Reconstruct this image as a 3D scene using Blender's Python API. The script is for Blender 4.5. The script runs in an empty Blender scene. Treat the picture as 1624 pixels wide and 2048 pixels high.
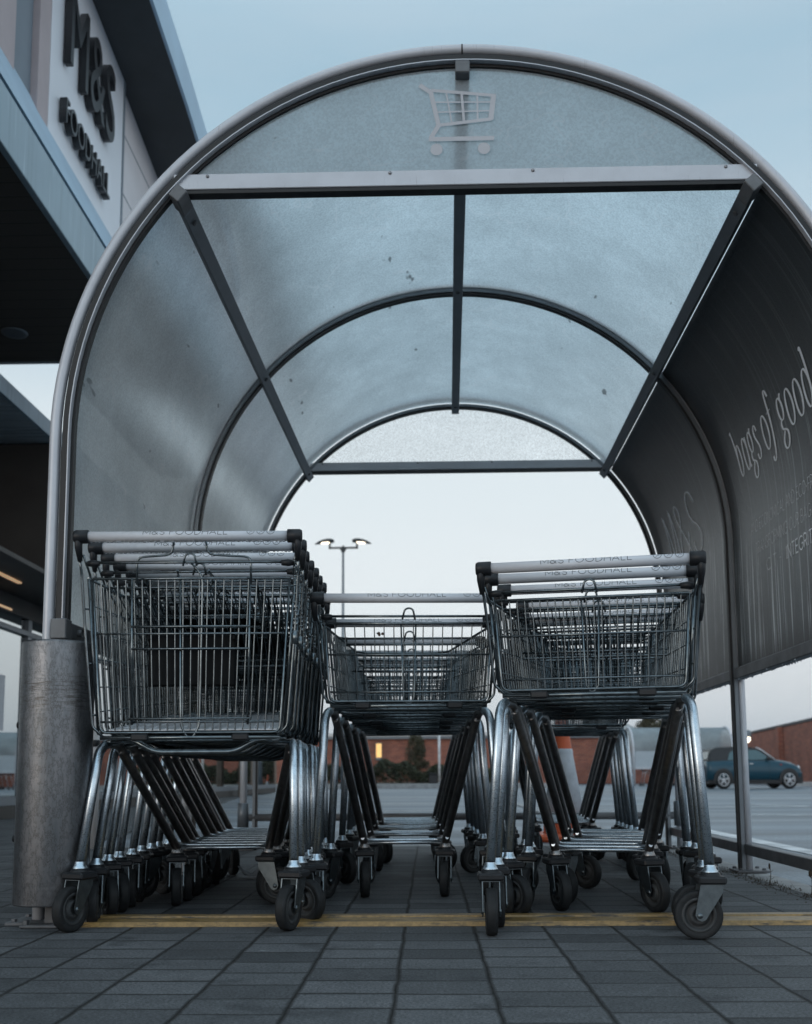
import bpy, bmesh, math, random
from math import sin, cos, pi, radians as R, atan2, hypot
from mathutils import Vector, Matrix
random.seed(7)
S = bpy.context.scene
COL = S.collection

# ------------------------------------------------------------------ camera
cam_d = bpy.data.cameras.new('camera'); cam = bpy.data.objects.new('camera', cam_d); COL.objects.link(cam)
S.camera = cam
TH, RO = R(6.7), R(.35)
YAW = math.atan(43 / 2000 * cos(TH))
F_ = Vector((-sin(YAW) * cos(TH), cos(YAW) * cos(TH), sin(TH)))
R_ = Vector((cos(YAW), sin(YAW), 0)); U_ = R_.cross(F_)
R2 = R_ * cos(RO) - U_ * sin(RO); U2 = U_ * cos(RO) + R_ * sin(RO)
M3 = Matrix((R2, U2, -F_)).transposed()
cam.matrix_world = Matrix.Translation((0, 0, .42)) @ M3.to_4x4()
cam_d.sensor_fit = 'HORIZONTAL'; cam_d.sensor_width = 36
cam_d.lens = 2000 / 1624 * 36
cam_d.shift_y = 296 / 1624
cam_d.clip_start = .05; cam_d.clip_end = 12000
cam_d.dof.use_dof = True; cam_d.dof.focus_distance = 2.65; cam_d.dof.aperture_fstop = 6.3

# ------------------------------------------------------------------ sky, sun, exposure
SUN_EL, SUN_AZ = R(7), R(215)
w = bpy.data.worlds.new('World'); S.world = w; w.use_nodes = True
nt = w.node_tree; nt.nodes.clear()
out = nt.nodes.new('ShaderNodeOutputWorld'); bg = nt.nodes.new('ShaderNodeBackground')
sky = nt.nodes.new('ShaderNodeTexSky'); sky.sky_type = 'NISHITA'; sky.sun_disc = False
sky.sun_elevation = SUN_EL; sky.sun_rotation = SUN_AZ; sky.air_density = 1.0; sky.dust_density = 1.6; sky.ozone_density = 1.5
hs = nt.nodes.new('ShaderNodeHueSaturation'); hs.inputs['Saturation'].default_value = .8
# dawn sky: the pale band low down and deepening blue above, by elevation; unseen zenith brightened to light the roof panels
tc = nt.nodes.new('ShaderNodeTexCoord'); sx = nt.nodes.new('ShaderNodeSeparateXYZ')
ramp = nt.nodes.new('ShaderNodeValToRGB')
cr = ramp.color_ramp; cr.interpolation = 'EASE'
cr.elements[0].position = 0; cr.elements[0].color = (.66, .625, .64, 1)
cr.elements[1].position = 1; cr.elements[1].color = (.72, .86, .96, 1)
for p, c in ((.07, (.80, .80, .815)), (.18, (.90, .945, .96)), (.30, (.81, .885, .915)), (.42, (.54, .685, .775)), (.60, (.375, .555, .68)), (.72, (.56, .74, .86))):
    e = cr.elements.new(p); e.color = (*c, 1)
mx = nt.nodes.new('ShaderNodeMix'); mx.data_type = 'RGBA'; mx.inputs[0].default_value = .85
sc = nt.nodes.new('ShaderNodeVectorMath'); sc.operation = 'SCALE'; sc.inputs['Scale'].default_value = 10.0
L = nt.links.new
L(tc.outputs['Generated'], sx.inputs[0]); L(sx.outputs['Z'], ramp.inputs[0])
# unseen half of the sky behind the viewer, brightened to light camera-facing surfaces
mr = nt.nodes.new('ShaderNodeMapRange'); mr.interpolation_type = 'SMOOTHSTEP'
for i_, v_ in ((1, .15), (2, -.75), (3, 0), (4, 1)): mr.inputs[i_].default_value = v_
glow = nt.nodes.new('ShaderNodeMix'); glow.data_type = 'RGBA'; glow.blend_type = 'MULTIPLY'; glow.inputs[7].default_value = (1.36, 1.38, 1.42, 1)
L(sx.outputs['Y'], mr.inputs[0]); L(mr.outputs[0], glow.inputs[0]); L(ramp.outputs[0], glow.inputs[6])
cmap = nt.nodes.new('ShaderNodeMapping'); cmap.inputs['Scale'].default_value = (1.6, 1.6, 9); cn_ = nt.nodes.new('ShaderNodeTexNoise')
cn_.inputs['Scale'].default_value = 1.7; cn_.inputs['Detail'].default_value = 6; cn_.inputs['Roughness'].default_value = .6
cm = nt.nodes.new('ShaderNodeMapRange'); cm.inputs[1].default_value = .42; cm.inputs[2].default_value = .68; cm.inputs[3].default_value = 0; cm.inputs[4].default_value = .13
cmx = nt.nodes.new('ShaderNodeMix'); cmx.data_type = 'RGBA'; cmx.inputs[7].default_value = (.74, .75, .79, 1)
L(tc.outputs['Generated'], cmap.inputs[0]); L(cmap.outputs[0], cn_.inputs['Vector']); L(cn_.outputs['Fac'], cm.inputs[0]); L(cm.outputs[0], cmx.inputs[0]); L(glow.outputs[2], cmx.inputs[6])
L(cmx.outputs[2], sc.inputs[0])
L(sky.outputs[0], hs.inputs['Color']); L(hs.outputs[0], mx.inputs[6]); L(sc.outputs[0], mx.inputs[7])
L(mx.outputs[2], bg.inputs[0]); bg.inputs[1].default_value = .1
L(bg.outputs[0], out.inputs[0])
sun_d = bpy.data.lights.new('sun', 'SUN'); sun_d.energy = .35; sun_d.angle = R(25); sun_d.color = (1, .9, .8)
sun = bpy.data.objects.new('sun', sun_d); COL.objects.link(sun)
sd = Vector((sin(SUN_AZ) * cos(SUN_EL), cos(SUN_AZ) * cos(SUN_EL), sin(SUN_EL)))
sun.rotation_euler = sd.to_track_quat('Z', 'Y').to_euler()
S.view_settings.view_transform = 'Standard'; S.view_settings.look = 'None'
S.view_settings.exposure = 0.16; S.view_settings.gamma = 1
try:
    S.cycles.max_bounces = 10; S.cycles.volume_bounces = 1; S.cycles.transparent_max_bounces = 12; S.cycles.use_denoising = True
    S.cycles.caustics_reflective = False; S.cycles.caustics_refractive = False
    S.cycles.sample_clamp_indirect = 4
except Exception:
    pass

# ------------------------------------------------------------------ materials
MATS = {}
class N:
    def __init__(s, name):
        s.m = bpy.data.materials.new(name); s.m.use_nodes = True; s.t = s.m.node_tree; s.t.nodes.clear()
        s.out = s.n('OutputMaterial')
        MATS[name] = s.m
    def n(s, typ, **kw):
        nd = s.t.nodes.new('ShaderNode' + typ)
        for k, v in kw.items(): setattr(nd, k, v)
        return nd
    def l(s, a, b): s.t.links.new(a, b)
    def coord(s, scale=(1, 1, 1), kind='Object'):
        c = s.n('TexCoord'); mp = s.n('Mapping'); mp.inputs['Scale'].default_value = scale
        s.l(c.outputs[kind], mp.inputs[0]); return mp.outputs[0]
    def noise(s, vec, scale, detail=4, rough=.55):
        t = s.n('TexNoise'); t.inputs['Scale'].default_value = scale; t.inputs['Detail'].default_value = detail
        t.inputs['Roughness'].default_value = rough
        if vec is not None: s.l(vec, t.inputs['Vector'])
        return t.outputs['Fac']
    def ramp(s, fac, stops, interp='LINEAR'):
        r = s.n('ValToRGB'); e = r.color_ramp.elements; r.color_ramp.interpolation = interp
        def c4(c): return (c, c, c, 1) if isinstance(c, (int, float)) else (*c, 1)
        e[0].position, e[0].color = stops[0][0], c4(stops[0][1]); e[1].position, e[1].color = stops[-1][0], c4(stops[-1][1])
        for p, c in stops[1:-1]:
            x = e.new(p); x.color = c4(c)
        s.l(fac, r.inputs[0]); return r.outputs[0]
    def mixc(s, fac, a, b, mode='MIX'):
        m = s.n('Mix', data_type='RGBA', blend_type=mode)
        for i, v in ((0, fac), (6, a), (7, b)):
            if hasattr(v, 'is_output'): s.l(v, m.inputs[i])
            elif i == 0: m.inputs[0].default_value = v
            else: m.inputs[i].default_value = (*v, 1)
        return m.outputs[2]
    def math(s, op, a, b=0.0, c=None):
        m = s.n('Math', operation=op)
        for i, v in enumerate((a, b, c)):
            if v is None: continue
            if hasattr(v, 'is_output'): s.l(v, m.inputs[i])
            else: m.inputs[i].default_value = v
        return m.outputs[0]
    def bump(s, h, strength=.3, dist=.01):
        b = s.n('Bump'); b.inputs['Strength'].default_value = strength; b.inputs['Distance'].default_value = dist
        s.l(h, b.inputs['Height']); return b.outputs[0]
    def bsdf(s, color, rough=.5, metal=0., normal=None, spec=None, done=True, emit=None, estr=0):
        p = s.n('BsdfPrincipled')
        for k, v in (('Base Color', color), ('Roughness', rough), ('Metallic', metal)):
            if hasattr(v, 'is_output'): s.l(v, p.inputs[k])
            elif k == 'Base Color': p.inputs[k].default_value = (*v, 1)
            else: p.inputs[k].default_value = v
        if spec is not None: p.inputs['Specular IOR Level'].default_value = spec
        if normal is not None: s.l(normal, p.inputs['Normal'])
        if emit: p.inputs['Emission Color'].default_value = (*emit, 1); p.inputs['Emission Strength'].default_value = estr
        if done: s.l(p.outputs[0], s.out.inputs[0])
        return p

def simple(name, color, rough=.5, metal=0., var=.15, scale=8, bump=0, spec=None, emit=None, estr=0):
    a = N(name); v = a.coord()
    n1 = a.noise(v, scale); f = a.ramp(n1, [(.3, 1 - var), (.7, 1 + var)])
    c = a.mixc(1., color, f, 'MULTIPLY')
    nr = a.bump(a.noise(v, scale * 12, 3), bump, .003) if bump else None
    a.bsdf(c, rough, metal, nr, spec, emit=emit, estr=estr)
    return a.m

def metal(name, color, rough, scale=30, spots=.25):
    a = N(name); v = a.coord()
    n1 = a.noise(v, scale, 5, .6); n2 = a.noise(v, scale * 7, 2)
    c = a.mixc(a.ramp(n1, [(.4, 0.), (.75, 1.)]), color, tuple(x * (1 - spots) for x in color))
    rr = a.ramp(n2, [(.3, rough * .75), (.7, rough * 1.3)])
    a.bsdf(c, rr, 1., a.bump(n2, .015, .001))
    return a.m

def dull_wire():
    a = N('wire'); v = a.coord(); n1 = a.noise(v, 40, 4, .6)
    c = a.mixc(a.ramp(n1, [(.35, 0.), (.7, 1.)]), (.18, .212, .228), (.105, .123, .132))
    a.bsdf(c, .19, .90)
dull_wire()
metal('galvanised', (.54, .62, .685), .31, 45, .22)
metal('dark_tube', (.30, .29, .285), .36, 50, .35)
metal('fork_steel', (.145, .172, .188), .42, 50, .3)
simple('black_plastic', (.018, .020, .023), .42, var=.2, bump=.05, spec=.28)
simple('rubber', (.014, .0155, .017), .66, var=.35, scale=40, bump=.1, spec=.3)
simple('hub_plastic', (.036, .039, .041), .55, var=.3, scale=30, spec=.3)
def handle_plastic():
    a = N('handle_plastic'); n1 = a.noise(a.coord((1, 3, 3)), 9, 6, .7); n2 = a.noise(a.coord((5, 30, 30)), 4, 4, .7)
    c = a.mixc(a.ramp(n1, [(.52, 0.), (.66, .6)]), (.60, .62, .66), (.44, .45, .47)); c = a.mixc(a.ramp(n2, [(.66, 0.), (.70, .6)]), c, (.22, .22, .23))
    a.bsdf(c, a.ramp(n1, [(.3, .30), (.7, .46)]))
handle_plastic()
simple('print_ink', (.03, .035, .04), .5, var=.05)
simple('water', (.5, .55, .6), .05, metal=.3, var=.05)
simple('seat_plastic', (.011, .012, .013), .6, var=.2, spec=.04)
simple('dark_steel', (.105, .111, .12), .5, .0, var=.3, scale=14, bump=.06)
simple('bracket_grey', (.13, .137, .145), .5, .1, var=.15, scale=30)
simple('tray_grey', (.72, .76, .80), .30, .1, var=.15, scale=30)
simple('gasket', (.008, .008, .009), .55, var=.2)
def paint_alu():
    a = N('alu_paint'); v = a.coord()
    n1 = a.noise(v, 6, 6, .65); n2 = a.noise(a.coord((60, 3, 3)), 5, 3)
    c = a.mixc(a.ramp(n1, [(.42, 0.), (.8, .8)]), (.54, .56, .60), (.42, .43, .46))
    c = a.mixc(a.ramp(n2, [(.66, 0.), (.72, .35)]), c, (.2, .2, .2))
    a.bsdf(c, .36, .15, a.bump(a.noise(v, 90, 2), .05, .002))
paint_alu()
simple('concrete', (.30, .30, .30), .85, var=.3, scale=6, bump=.3)
def fascia():
    a = N('fascia_metal'); n1 = a.noise(a.coord((1, 1, 1)), 1.5, 4); st = a.noise(a.coord((4, 4, .12)), 3.2, 5, .7); sp = a.noise(a.coord((6, 6, .2)), 6, 3, .6)
    c = a.mixc(a.ramp(n1, [(.3, 0.), (.7, 1.)]), (.33, .43, .49), (.27, .355, .41))
    c = a.mixc(a.ramp(st, [(.5, 0.), (.68, .7)]), c, (.22, .29, .33)); c = a.mixc(a.ramp(sp, [(.62, 0.), (.67, .6)]), c, (.52, .62, .68))
    a.bsdf(c, .42, .2)
fascia()
simple('fascia_light', (.42, .57, .70), .45, .1, var=.08, scale=2)
simple('white_wall', (.76, .74, .76), .7, var=.06, scale=2)
simple('sign_white', (.80, .83, .88), .45, var=.03, scale=2)
simple('pink_wall', (.46, .40, .41), .7, var=.08, scale=3)
simple('grey_wall', (.20, .24, .28), .6, var=.1, scale=2)
simple('roof_under', (.055, .058, .062), .7, var=.2, scale=2)
simple('dark_wall', (.030, .028, .026), .6, var=.3, scale=2)
simple('sign_black', (.012, .013, .016), .35, var=.1)
simple('sign_edge', (.40, .52, .60), .35, .2, var=.1)
simple('frame_grey', (.16, .18, .20), .4, .3, var=.1)
simple('pale_render', (.55, .54, .54), .8, var=.08)
simple('white_paint', (.62, .63, .64), .7, var=.35, scale=5)
simple('cone_orange', (.55, .10, .03), .5, var=.12)
simple('cone_white', (.50, .55, .60), .5, var=.15, scale=14)
simple('timber', (.20, .16, .13), .8, var=.25, scale=4)
simple('bark', (.06, .045, .035), .9, var=.3, scale=10)
simple('car_blue', (.003, .045, .072), .28, .15, var=.05)
simple('car_black', (.012, .012, .014), .5, var=.1)
simple('car_glass', (.05, .10, .11), .06, .0, var=.1, spec=.9)
simple('alloy', (.62, .62, .64), .3, .6, var=.05)
simple('tail_red', (.25, .01, .01), .3)
simple('lamp_black', (.012, .016, .018), .45)
simple('lamp_glow', (1, .95, .85), .5, emit=(1, .86, .66), estr=3.0)
simple('warm_window', (.9, .6, .25), .5, emit=(1, .55, .16), estr=.62)
simple('strip_glow', (1, .8, .6), .5, emit=(1, .62, .33), estr=.34)
simple('sticker_grey', (.44, .45, .48), .6, var=.06)
simple('screw', (.25, .25, .26), .35, .8)
simple('paper', (.45, .47, .5), .8, var=.1)
simple('dry_leaf', (.10, .045, .025), .8, var=.3)
simple('hill_green', (.06, .075, .06), .9, var=.25, scale=.004)
simple('brick_far_pier', (.2, .07, .05), .9)
simple('weed_brown', (.055, .042, .028), .9, var=.5)

def leaf_mat(name, c1, c2):
    a = N(name); oi = a.n('ObjectInfo'); g = a.n('NewGeometry')
    c = a.ramp(g.outputs['Random Per Island'], [(0, c1), (1, c2)])
    p = a.bsdf(c, .7)
leaf_mat('leaf_dark', (.012, .02, .008), (.05, .055, .022))
leaf_mat('leaf_olive', (.025, .025, .010), (.075, .065, .03))
leaf_mat('leaf_green', (.03, .04, .014), (.10, .10, .045))

def brick():
    a = N('brick'); c = a.n('TexCoord'); s = a.n('SeparateXYZ'); a.l(c.outputs['Object'], s.inputs[0])
    u = a.math('ADD', s.outputs[0], s.outputs[1]); cb = a.n('CombineXYZ'); a.l(u, cb.inputs[0]); a.l(s.outputs[2], cb.inputs[1])
    b = a.n('TexBrick'); a.l(cb.outputs[0], b.inputs['Vector'])
    b.inputs['Scale'].default_value = 1; b.inputs['Brick Width'].default_value = .3; b.inputs['Row Height'].default_value = .1
    b.inputs['Mortar Size'].default_value = .010
    b.inputs['Color1'].default_value = (.27, .085, .05, 1); b.inputs['Color2'].default_value = (.17, .05, .035, 1); b.inputs['Mortar'].default_value = (.23, .15, .12, 1)
    n = a.noise(c.outputs['Object'], 1.2, 5)
    col = a.mixc(1., b.outputs['Color'], a.ramp(n, [(.3, .75), (.7, 1.2)]), 'MULTIPLY')
    a.bsdf(col, .85, 0, a.bump(b.outputs['Fac'], -.4, .01))
brick()

def asphalt():
    a = N('asphalt'); v = a.coord()
    big = a.noise(v, .25, 5, .6); fine = a.noise(v, 60, 3, .7); streak = a.noise(a.coord((.05, .9, 1)), 1.2, 5, .6)
    c = a.ramp(big, [(.3, (.070, .086, .102)), (.7, (.12, .143, .165))])
    c = a.mixc(a.ramp(streak, [(.44, 0.), (.60, .9)]), c, (.20, .24, .28))
    c = a.mixc(1., c, a.ramp(fine, [(.3, .6), (.7, 1.4)]), 'MULTIPLY')
    rr = a.ramp(big, [(.3, .42), (.7, .62)])
    a.bsdf(c, rr, 0, a.bump(fine, .35, .006), spec=.5)
asphalt()

def paving():
    a = N('paving'); c = a.n('TexCoord'); s = a.n('SeparateXYZ'); a.l(c.outputs['Object'], s.inputs[0])
    W, D = .1935, .128
    wob = a.noise(c.outputs['Object'], 9, 3)
    X = a.math('DIVIDE', a.math('ADD', s.outputs[0], a.math('MULTIPLY', wob, .010)), W)
    X = a.math('ADD', X, .33)
    cx = a.math('FLOOR', X); fx = a.math('FRACT', X)
    wn = a.n('TexWhiteNoise', noise_dimensions='1D'); a.l(cx, wn.inputs['W'])
    Y = a.math('DIVIDE', a.math('ADD', s.outputs[1], a.math('MULTIPLY', wob, .006)), D)
    Y = a.math('ADD', Y, a.math('MULTIPLY', wn.outputs['Value'], 7.3))
    cy = a.math('FLOOR', Y); fy = a.math('FRACT', Y)
    # distance to the joints in metres
    dx = a.math('MULTIPLY', a.math('MINIMUM', fx, a.math('SUBTRACT', 1., fx)), W)
    dy = a.math('MULTIPLY', a.math('MINIMUM', fy, a.math('SUBTRACT', 1., fy)), D)
    cell = a.n('CombineXYZ'); a.l(cx, cell.inputs[0]); a.l(cy, cell.inputs[1])
    w2 = a.n('TexWhiteNoise', noise_dimensions='2D'); a.l(cell.outputs[0], w2.inputs['Vector'])
    # joint profile: broad along the columns, thin hairline across (thickness varies per paver)
    jx = a.ramp(dx, [(.0022, 1.), (.0062, 0.)])
    jw = a.math('ADD', .0038, a.math('MULTIPLY', w2.outputs['Value'], .0050))
    jy = a.math('SUBTRACT', 1., a.math('MINIMUM', 1., a.math('DIVIDE', dy, jw)))
    jy = a.math('MULTIPLY', jy, a.math('ADD', .85, a.math('MULTIPLY', w2.outputs['Value'], .35)))
    j = a.math('MAXIMUM', jx, jy)
    fine = a.noise(c.outputs['Object'], 150, 4, .9); mid = a.noise(c.outputs['Object'], 22, 5, .65); big = a.noise(c.outputs['Object'], 1.7, 5, .6)
    base = a.ramp(w2.outputs['Value'], [(0, (.060, .064, .068)), (.14, (.080, .085, .090)), (1, (.126, .133, .140))])
    base = a.mixc(1., base, a.ramp(mid, [(.25, .72), (.75, 1.22)]), 'MULTIPLY')
    base = a.mixc(1., base, a.ramp(fine, [(.40, .50), (.60, 1.55)]), 'MULTIPLY')
    spot = a.noise(a.coord((1, 1.6, 1)), 4.5, 5, .65)
    damp = a.math('MAXIMUM', a.ramp(big, [(.52, 0.), (.68, .5)]), a.ramp(spot, [(.56, 0.), (.66, .75)]))
    base = a.mixc(damp, base, a.mixc(1., (.050, .054, .058), a.ramp(fine, [(.40, .6), (.60, 1.5)]), 'MULTIPLY'))
    gum = a.ramp(a.noise(a.coord((1, 2.2, 1)), 5.5, 1), [(.80, 0.), (.815, .8)])
    base = a.mixc(gum, base, (.3, .32, .34))
    col = a.mixc(j, base, (.010, .010, .009))
    h = a.math('SUBTRACT', a.math('ADD', a.math('MULTIPLY', fine, .55), a.math('MULTIPLY', w2.outputs['Value'], .10)), a.math('MULTIPLY', j, 1.3))
    a.bsdf(col, a.ramp(mid, [(.3, .62), (.7, .85)]), 0, a.bump(h, .55, .006), spec=.3)
paving()

def yellow():
    a = N('yellow_paint'); v = a.coord((1, 6, 6))
    n = a.noise(v, 9, 6, .7); n2 = a.noise(a.coord(), 60, 3, .7)
    c = a.mixc(a.ramp(n, [(.52, 0.), (.62, 1.)]), (.26, .165, .06), (.04, .031, .021))
    c = a.mixc(1., c, a.ramp(n2, [(.3, .65), (.7, 1.25)]), 'MULTIPLY')
    a.bsdf(c, .42, 0, a.bump(n2, .2, .002))
yellow()

def frosted(name, tint, refr=.5, rough=.42, dirt=1.0, diff=.15, mot=1.0, clear=.22):
    a = N(name); v = a.coord()
    n1 = a.noise(v, 2.6, 8, .72); n2 = a.noise(v, 130, 2, .75); n3 = a.noise(a.coord((8, 1, 8)), 2.4, 6, .7)
    f = a.ramp(n1, [(.36, 1 - .18 * mot), (.52, 1 - .07 * mot), (.64, 1.04)])
    f2 = a.ramp(n2, [(.40, .87), (.60, 1.10)])
    col = a.mixc(1., a.mixc(1., tint, f, 'MULTIPLY'), f2, 'MULTIPLY')
    sc_ = a.noise(a.coord((1.2, 22, 3)), 3, 8, .75)
    scr = a.ramp(sc_, [(.62, 0.), (.67, .75 * dirt)])
    sc2 = a.noise(a.coord((16, 1.6, 9)), 3, 8, .75); scr = a.math('MAXIMUM', scr, a.ramp(sc2, [(.67, 0.), (.71, .6 * dirt)]))
    # hairline scratches: thin iso-lines of a slow warped noise, broken up by a second one
    h1 = a.noise(a.coord((1.5, 1.1, 1.9)), 2.2, 3, .5); h2 = a.noise(v, 5, 3)
    hl = a.math('MULTIPLY', a.ramp(h1, [(.495, 0.), (.4985, 1.), (.5015, 1.), (.505, 0.)]), a.ramp(h2, [(.46, 0.), (.52, .75 * dirt)]))
    scr = a.math('MAXIMUM', scr, hl)
    col = a.mixc(scr, col, (1.0, 1.0, 1.0))
    # white flecks of dried water
    fl = a.ramp(a.noise(v, 75, 3, .8), [(.58, 0.), (.66, .6 * dirt)]); col = a.mixc(a.math('MULTIPLY', fl, a.ramp(n1, [(.42, .1), (.6, 1.)])), col, (1.0, 1.0, 1.0))
    sp = a.ramp(a.noise(a.coord((1, .35, 1)), 14, 2), [(.725, 0.), (.755, .75 * dirt)])
    col = a.mixc(sp, col, (.10, .10, .10))
    bp = a.bump(a.math('ADD', n2, a.math('MULTIPLY', n3, .4)), .25, .002)
    tr = a.n('BsdfTranslucent'); a.l(col, tr.inputs[0]); a.l(bp, tr.inputs['Normal'])
    rf = a.n('BsdfRefraction'); a.l(col, rf.inputs[0]); rf.inputs['IOR'].default_value = 1.12; rf.inputs['Roughness'].default_value = rough
    m1 = a.n('MixShader'); m1.inputs[0].default_value = refr; a.l(tr.outputs[0], m1.inputs[1])
    tp = a.n('BsdfTransparent'); a.l(col, tp.inputs[0]); m0 = a.n('MixShader'); m0.inputs[0].default_value = clear; a.l(rf.outputs[0], m0.inputs[1]); a.l(tp.outputs[0], m0.inputs[2]); a.l(m0.outputs[0], m1.inputs[2])
    df = a.n('BsdfDiffuse'); df.inputs[0].default_value = (.78, .87, .93, 1)
    m3 = a.n('MixShader'); m3.inputs[0].default_value = diff; a.l(m1.outputs[0], m3.inputs[1]); a.l(df.outputs[0], m3.inputs[2])
    gl = a.n('BsdfGlossy'); gl.inputs['Roughness'].default_value = .30; gl.inputs[0].default_value = (.9, .95, 1, 1); a.l(bp, gl.inputs['Normal'])
    lw = a.n('LayerWeight'); lw.inputs[0].default_value = .25
    m2 = a.n('MixShader'); a.l(a.math('MULTIPLY', lw.outputs['Fresnel'], .28), m2.inputs[0]); a.l(m3.outputs[0], m2.inputs[1]); a.l(gl.outputs[0], m2.inputs[2])
    a.l(m2.outputs[0], a.out.inputs[0])
frosted('polycarb', (.94, .99, 1.0), .76, .50, 1.0, .10)
frosted('polycarb_end', (.90, .98, 1.0), .45, .58, 1.0, .22)
frosted('polycarb_side', (.93, .985, 1.0), .78, .42, 1.0, .22, 1.0, .10)
frosted('far_sheet', (.62, .63, .66), .35, .36, 1.0, .45)
frosted('polycarb_clear', (1.0, 1.0, 1.0), .92, .25, .15, .03, .2)

def clear_sheet():
    a = N('clear_sheet'); tr = a.n('BsdfTransparent'); tr.inputs[0].default_value = (.97, .98, .985, 1)
    gl = a.n('BsdfGlossy'); gl.inputs['Roughness'].default_value = .2; lw = a.n('LayerWeight'); lw.inputs[0].default_value = .2
    m = a.n('MixShader'); a.l(a.math('MULTIPLY', lw.outputs['Fresnel'], .4), m.inputs[0]); a.l(tr.outputs[0], m.inputs[1]); a.l(gl.outputs[0], m.inputs[2]); a.l(m.outputs[0], a.out.inputs[0])
clear_sheet()
def advert():
    a = N('advert_black'); c = a.n('TexCoord'); s = a.n('SeparateXYZ'); a.l(c.outputs['Object'], s.inputs[0])
    cb = a.n('CombineXYZ'); a.l(a.math('MULTIPLY', s.outputs[1], 1.), cb.inputs[0]); a.l(a.math('MULTIPLY', s.outputs[2], .011), cb.inputs[1])
    st = a.noise(cb.outputs[0], 62, 3, .65); st2 = a.noise(cb.outputs[0], 95, 2, .6)
    cb2 = a.n('CombineXYZ'); a.l(s.outputs[1], cb2.inputs[0]); a.l(a.math('MULTIPLY', s.outputs[2], .5), cb2.inputs[1])
    patch = a.noise(cb2.outputs[0], 2.6, 4, .6)
    z = s.outputs[2]
    low = a.ramp(z, [(.93, 0.), (1.02, 1.), (1.30, 1.), (1.62, .35), (2.2, .10)])
    # z over 1 would clip: scale first
    zr = a.math('MULTIPLY', z, .4)
    low = a.ramp(zr, [(.36, .15), (.395, 1.), (.52, 1.), (.62, .35), (.72, .10), (.9, .02)])
    drips = a.math('MULTIPLY', a.ramp(st, [(.565, 0.), (.60, 1.)]), a.ramp(patch, [(.34, 0.), (.52, 1.)]))
    drips = a.math('MULTIPLY', drips, low)
    fog = a.math('MULTIPLY', a.ramp(st2, [(.35, .2), (.7, 1.)]), a.math('MULTIPLY', low, a.ramp(patch, [(.3, .25), (.65, 1.)])))
    col = a.mixc(a.math('MULTIPLY', fog, .55), (.007, .009, .0115), (.13, .175, .20))
    col = a.mixc(a.math('MULTIPLY', drips, .95), col, (.55, .60, .63))
    fine = a.noise(c.outputs['Object'], 220, 2, .7)
    h = a.math('ADD', a.math('MULTIPLY', st2, .15), a.math('MULTIPLY', fine, .5))
    a.bsdf(col, a.ramp(fine, [(.3, .26), (.7, .48)]), 0, a.bump(h, .22, .003), spec=.5)
advert()
simple('advert_ink', (.84, .88, .93), .85, var=.1, scale=30, spec=.2)
simple('advert_faint', (.86, .90, .94), .85, var=.15, scale=30, spec=.2)

def brushed():
    a = N('brushed_steel'); v = a.coord((2.2, 2.2, .35))
    st = a.noise(v, 9, 6, .7); br = a.noise(a.coord((1, 1, 40)), 14, 3); 
    sc1 = a.noise(a.coord((3, 3, 1.2)), 13, 9, .8)
    c = a.mixc(a.ramp(st, [(.35, 0.), (.7, 1.)]), (.21, .212, .222), (.115, .128, .14))
    scr = a.ramp(sc1, [(.475, 0.), (.5, .9), (.525, 0.)])
    c = a.mixc(scr, c, (.06, .058, .055)); blot = a.ramp(a.noise(a.coord((1, 1, .6)), 7, 6, .7), [(.5, 0.), (.62, .4)]); c = a.mixc(blot, c, (.26, .257, .268))
    pit = a.ramp(a.noise(a.coord(), 60, 2), [(.74, 0.), (.78, .7)]); c = a.mixc(pit, c, (.05, .045, .04))
    s = a.n('SeparateXYZ'); tcz = a.n('TexCoord'); a.l(tcz.outputs['Object'], s.inputs[0])
    # a scraped belt around bumper height
    band = a.ramp(s.outputs[2], [(.60, 0.), (.64, .8), (.70, .8), (.73, 0.)])
    scuff = a.math('MULTIPLY', band, a.ramp(a.noise(a.coord((2, 2, 14)), 10, 6, .75), [(.48, 0.), (.6, 1.)]))
    c = a.mixc(scuff, c, (.07, .065, .06))
    rr = a.ramp(br, [(.3, .34), (.7, .52)])
    a.bsdf(c, rr, .85, a.bump(a.math('ADD', br, a.math('MULTIPLY', sc1, .5)), .10, .002))
brushed()

def boards():
    a = N('soffit_boards'); c = a.n('TexCoord'); s = a.n('SeparateXYZ'); a.l(c.outputs['Object'], s.inputs[0])
    f = a.math('FRACT', a.math('MULTIPLY', s.outputs[1], 7.))
    l = a.ramp(f, [(.0, 0.), (.06, 1.), (.94, 1.), (1., 0.)])
    col = a.mixc(l, (.018, .014, .012), (.058, .047, .039))
    a.bsdf(col, .65, 0, a.bump(l, .5, .01))
boards()
def ribbed(name, col, ax, freq):
    a = N(name); c = a.n('TexCoord'); s = a.n('SeparateXYZ'); a.l(c.outputs['Object'], s.inputs[0])
    f = a.math('SINE', a.math('MULTIPLY', s.outputs[ax], freq))
    n = a.noise(a.coord((.6, 5, .6)), 3, 4)
    cc = a.mixc(1., col, a.ramp(n, [(.3, .8), (.7, 1.15)]), 'MULTIPLY')
    a.bsdf(cc, .5, .1, a.bump(f, .5, .02))
ribbed('ribbed_panel', (.42, .47, .50), 1, 70)

def glass_pane():
    a = N('store_glass'); gl = a.n('BsdfGlossy'); gl.inputs['Roughness'].default_value = .015; gl.inputs[0].default_value = (.85, .88, .88, 1)
    df = a.n('BsdfDiffuse'); df.inputs[0].default_value = (.012, .013, .013, 1)
    lw = a.n('LayerWeight'); lw.inputs[0].default_value = .82
    m = a.n('MixShader'); m.inputs[0].default_value = .76; a.l(df.outputs[0], m.inputs[1]); a.l(gl.outputs[0], m.inputs[2])
    a.l(m.outputs[0], a.out.inputs[0])
glass_pane()

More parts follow.
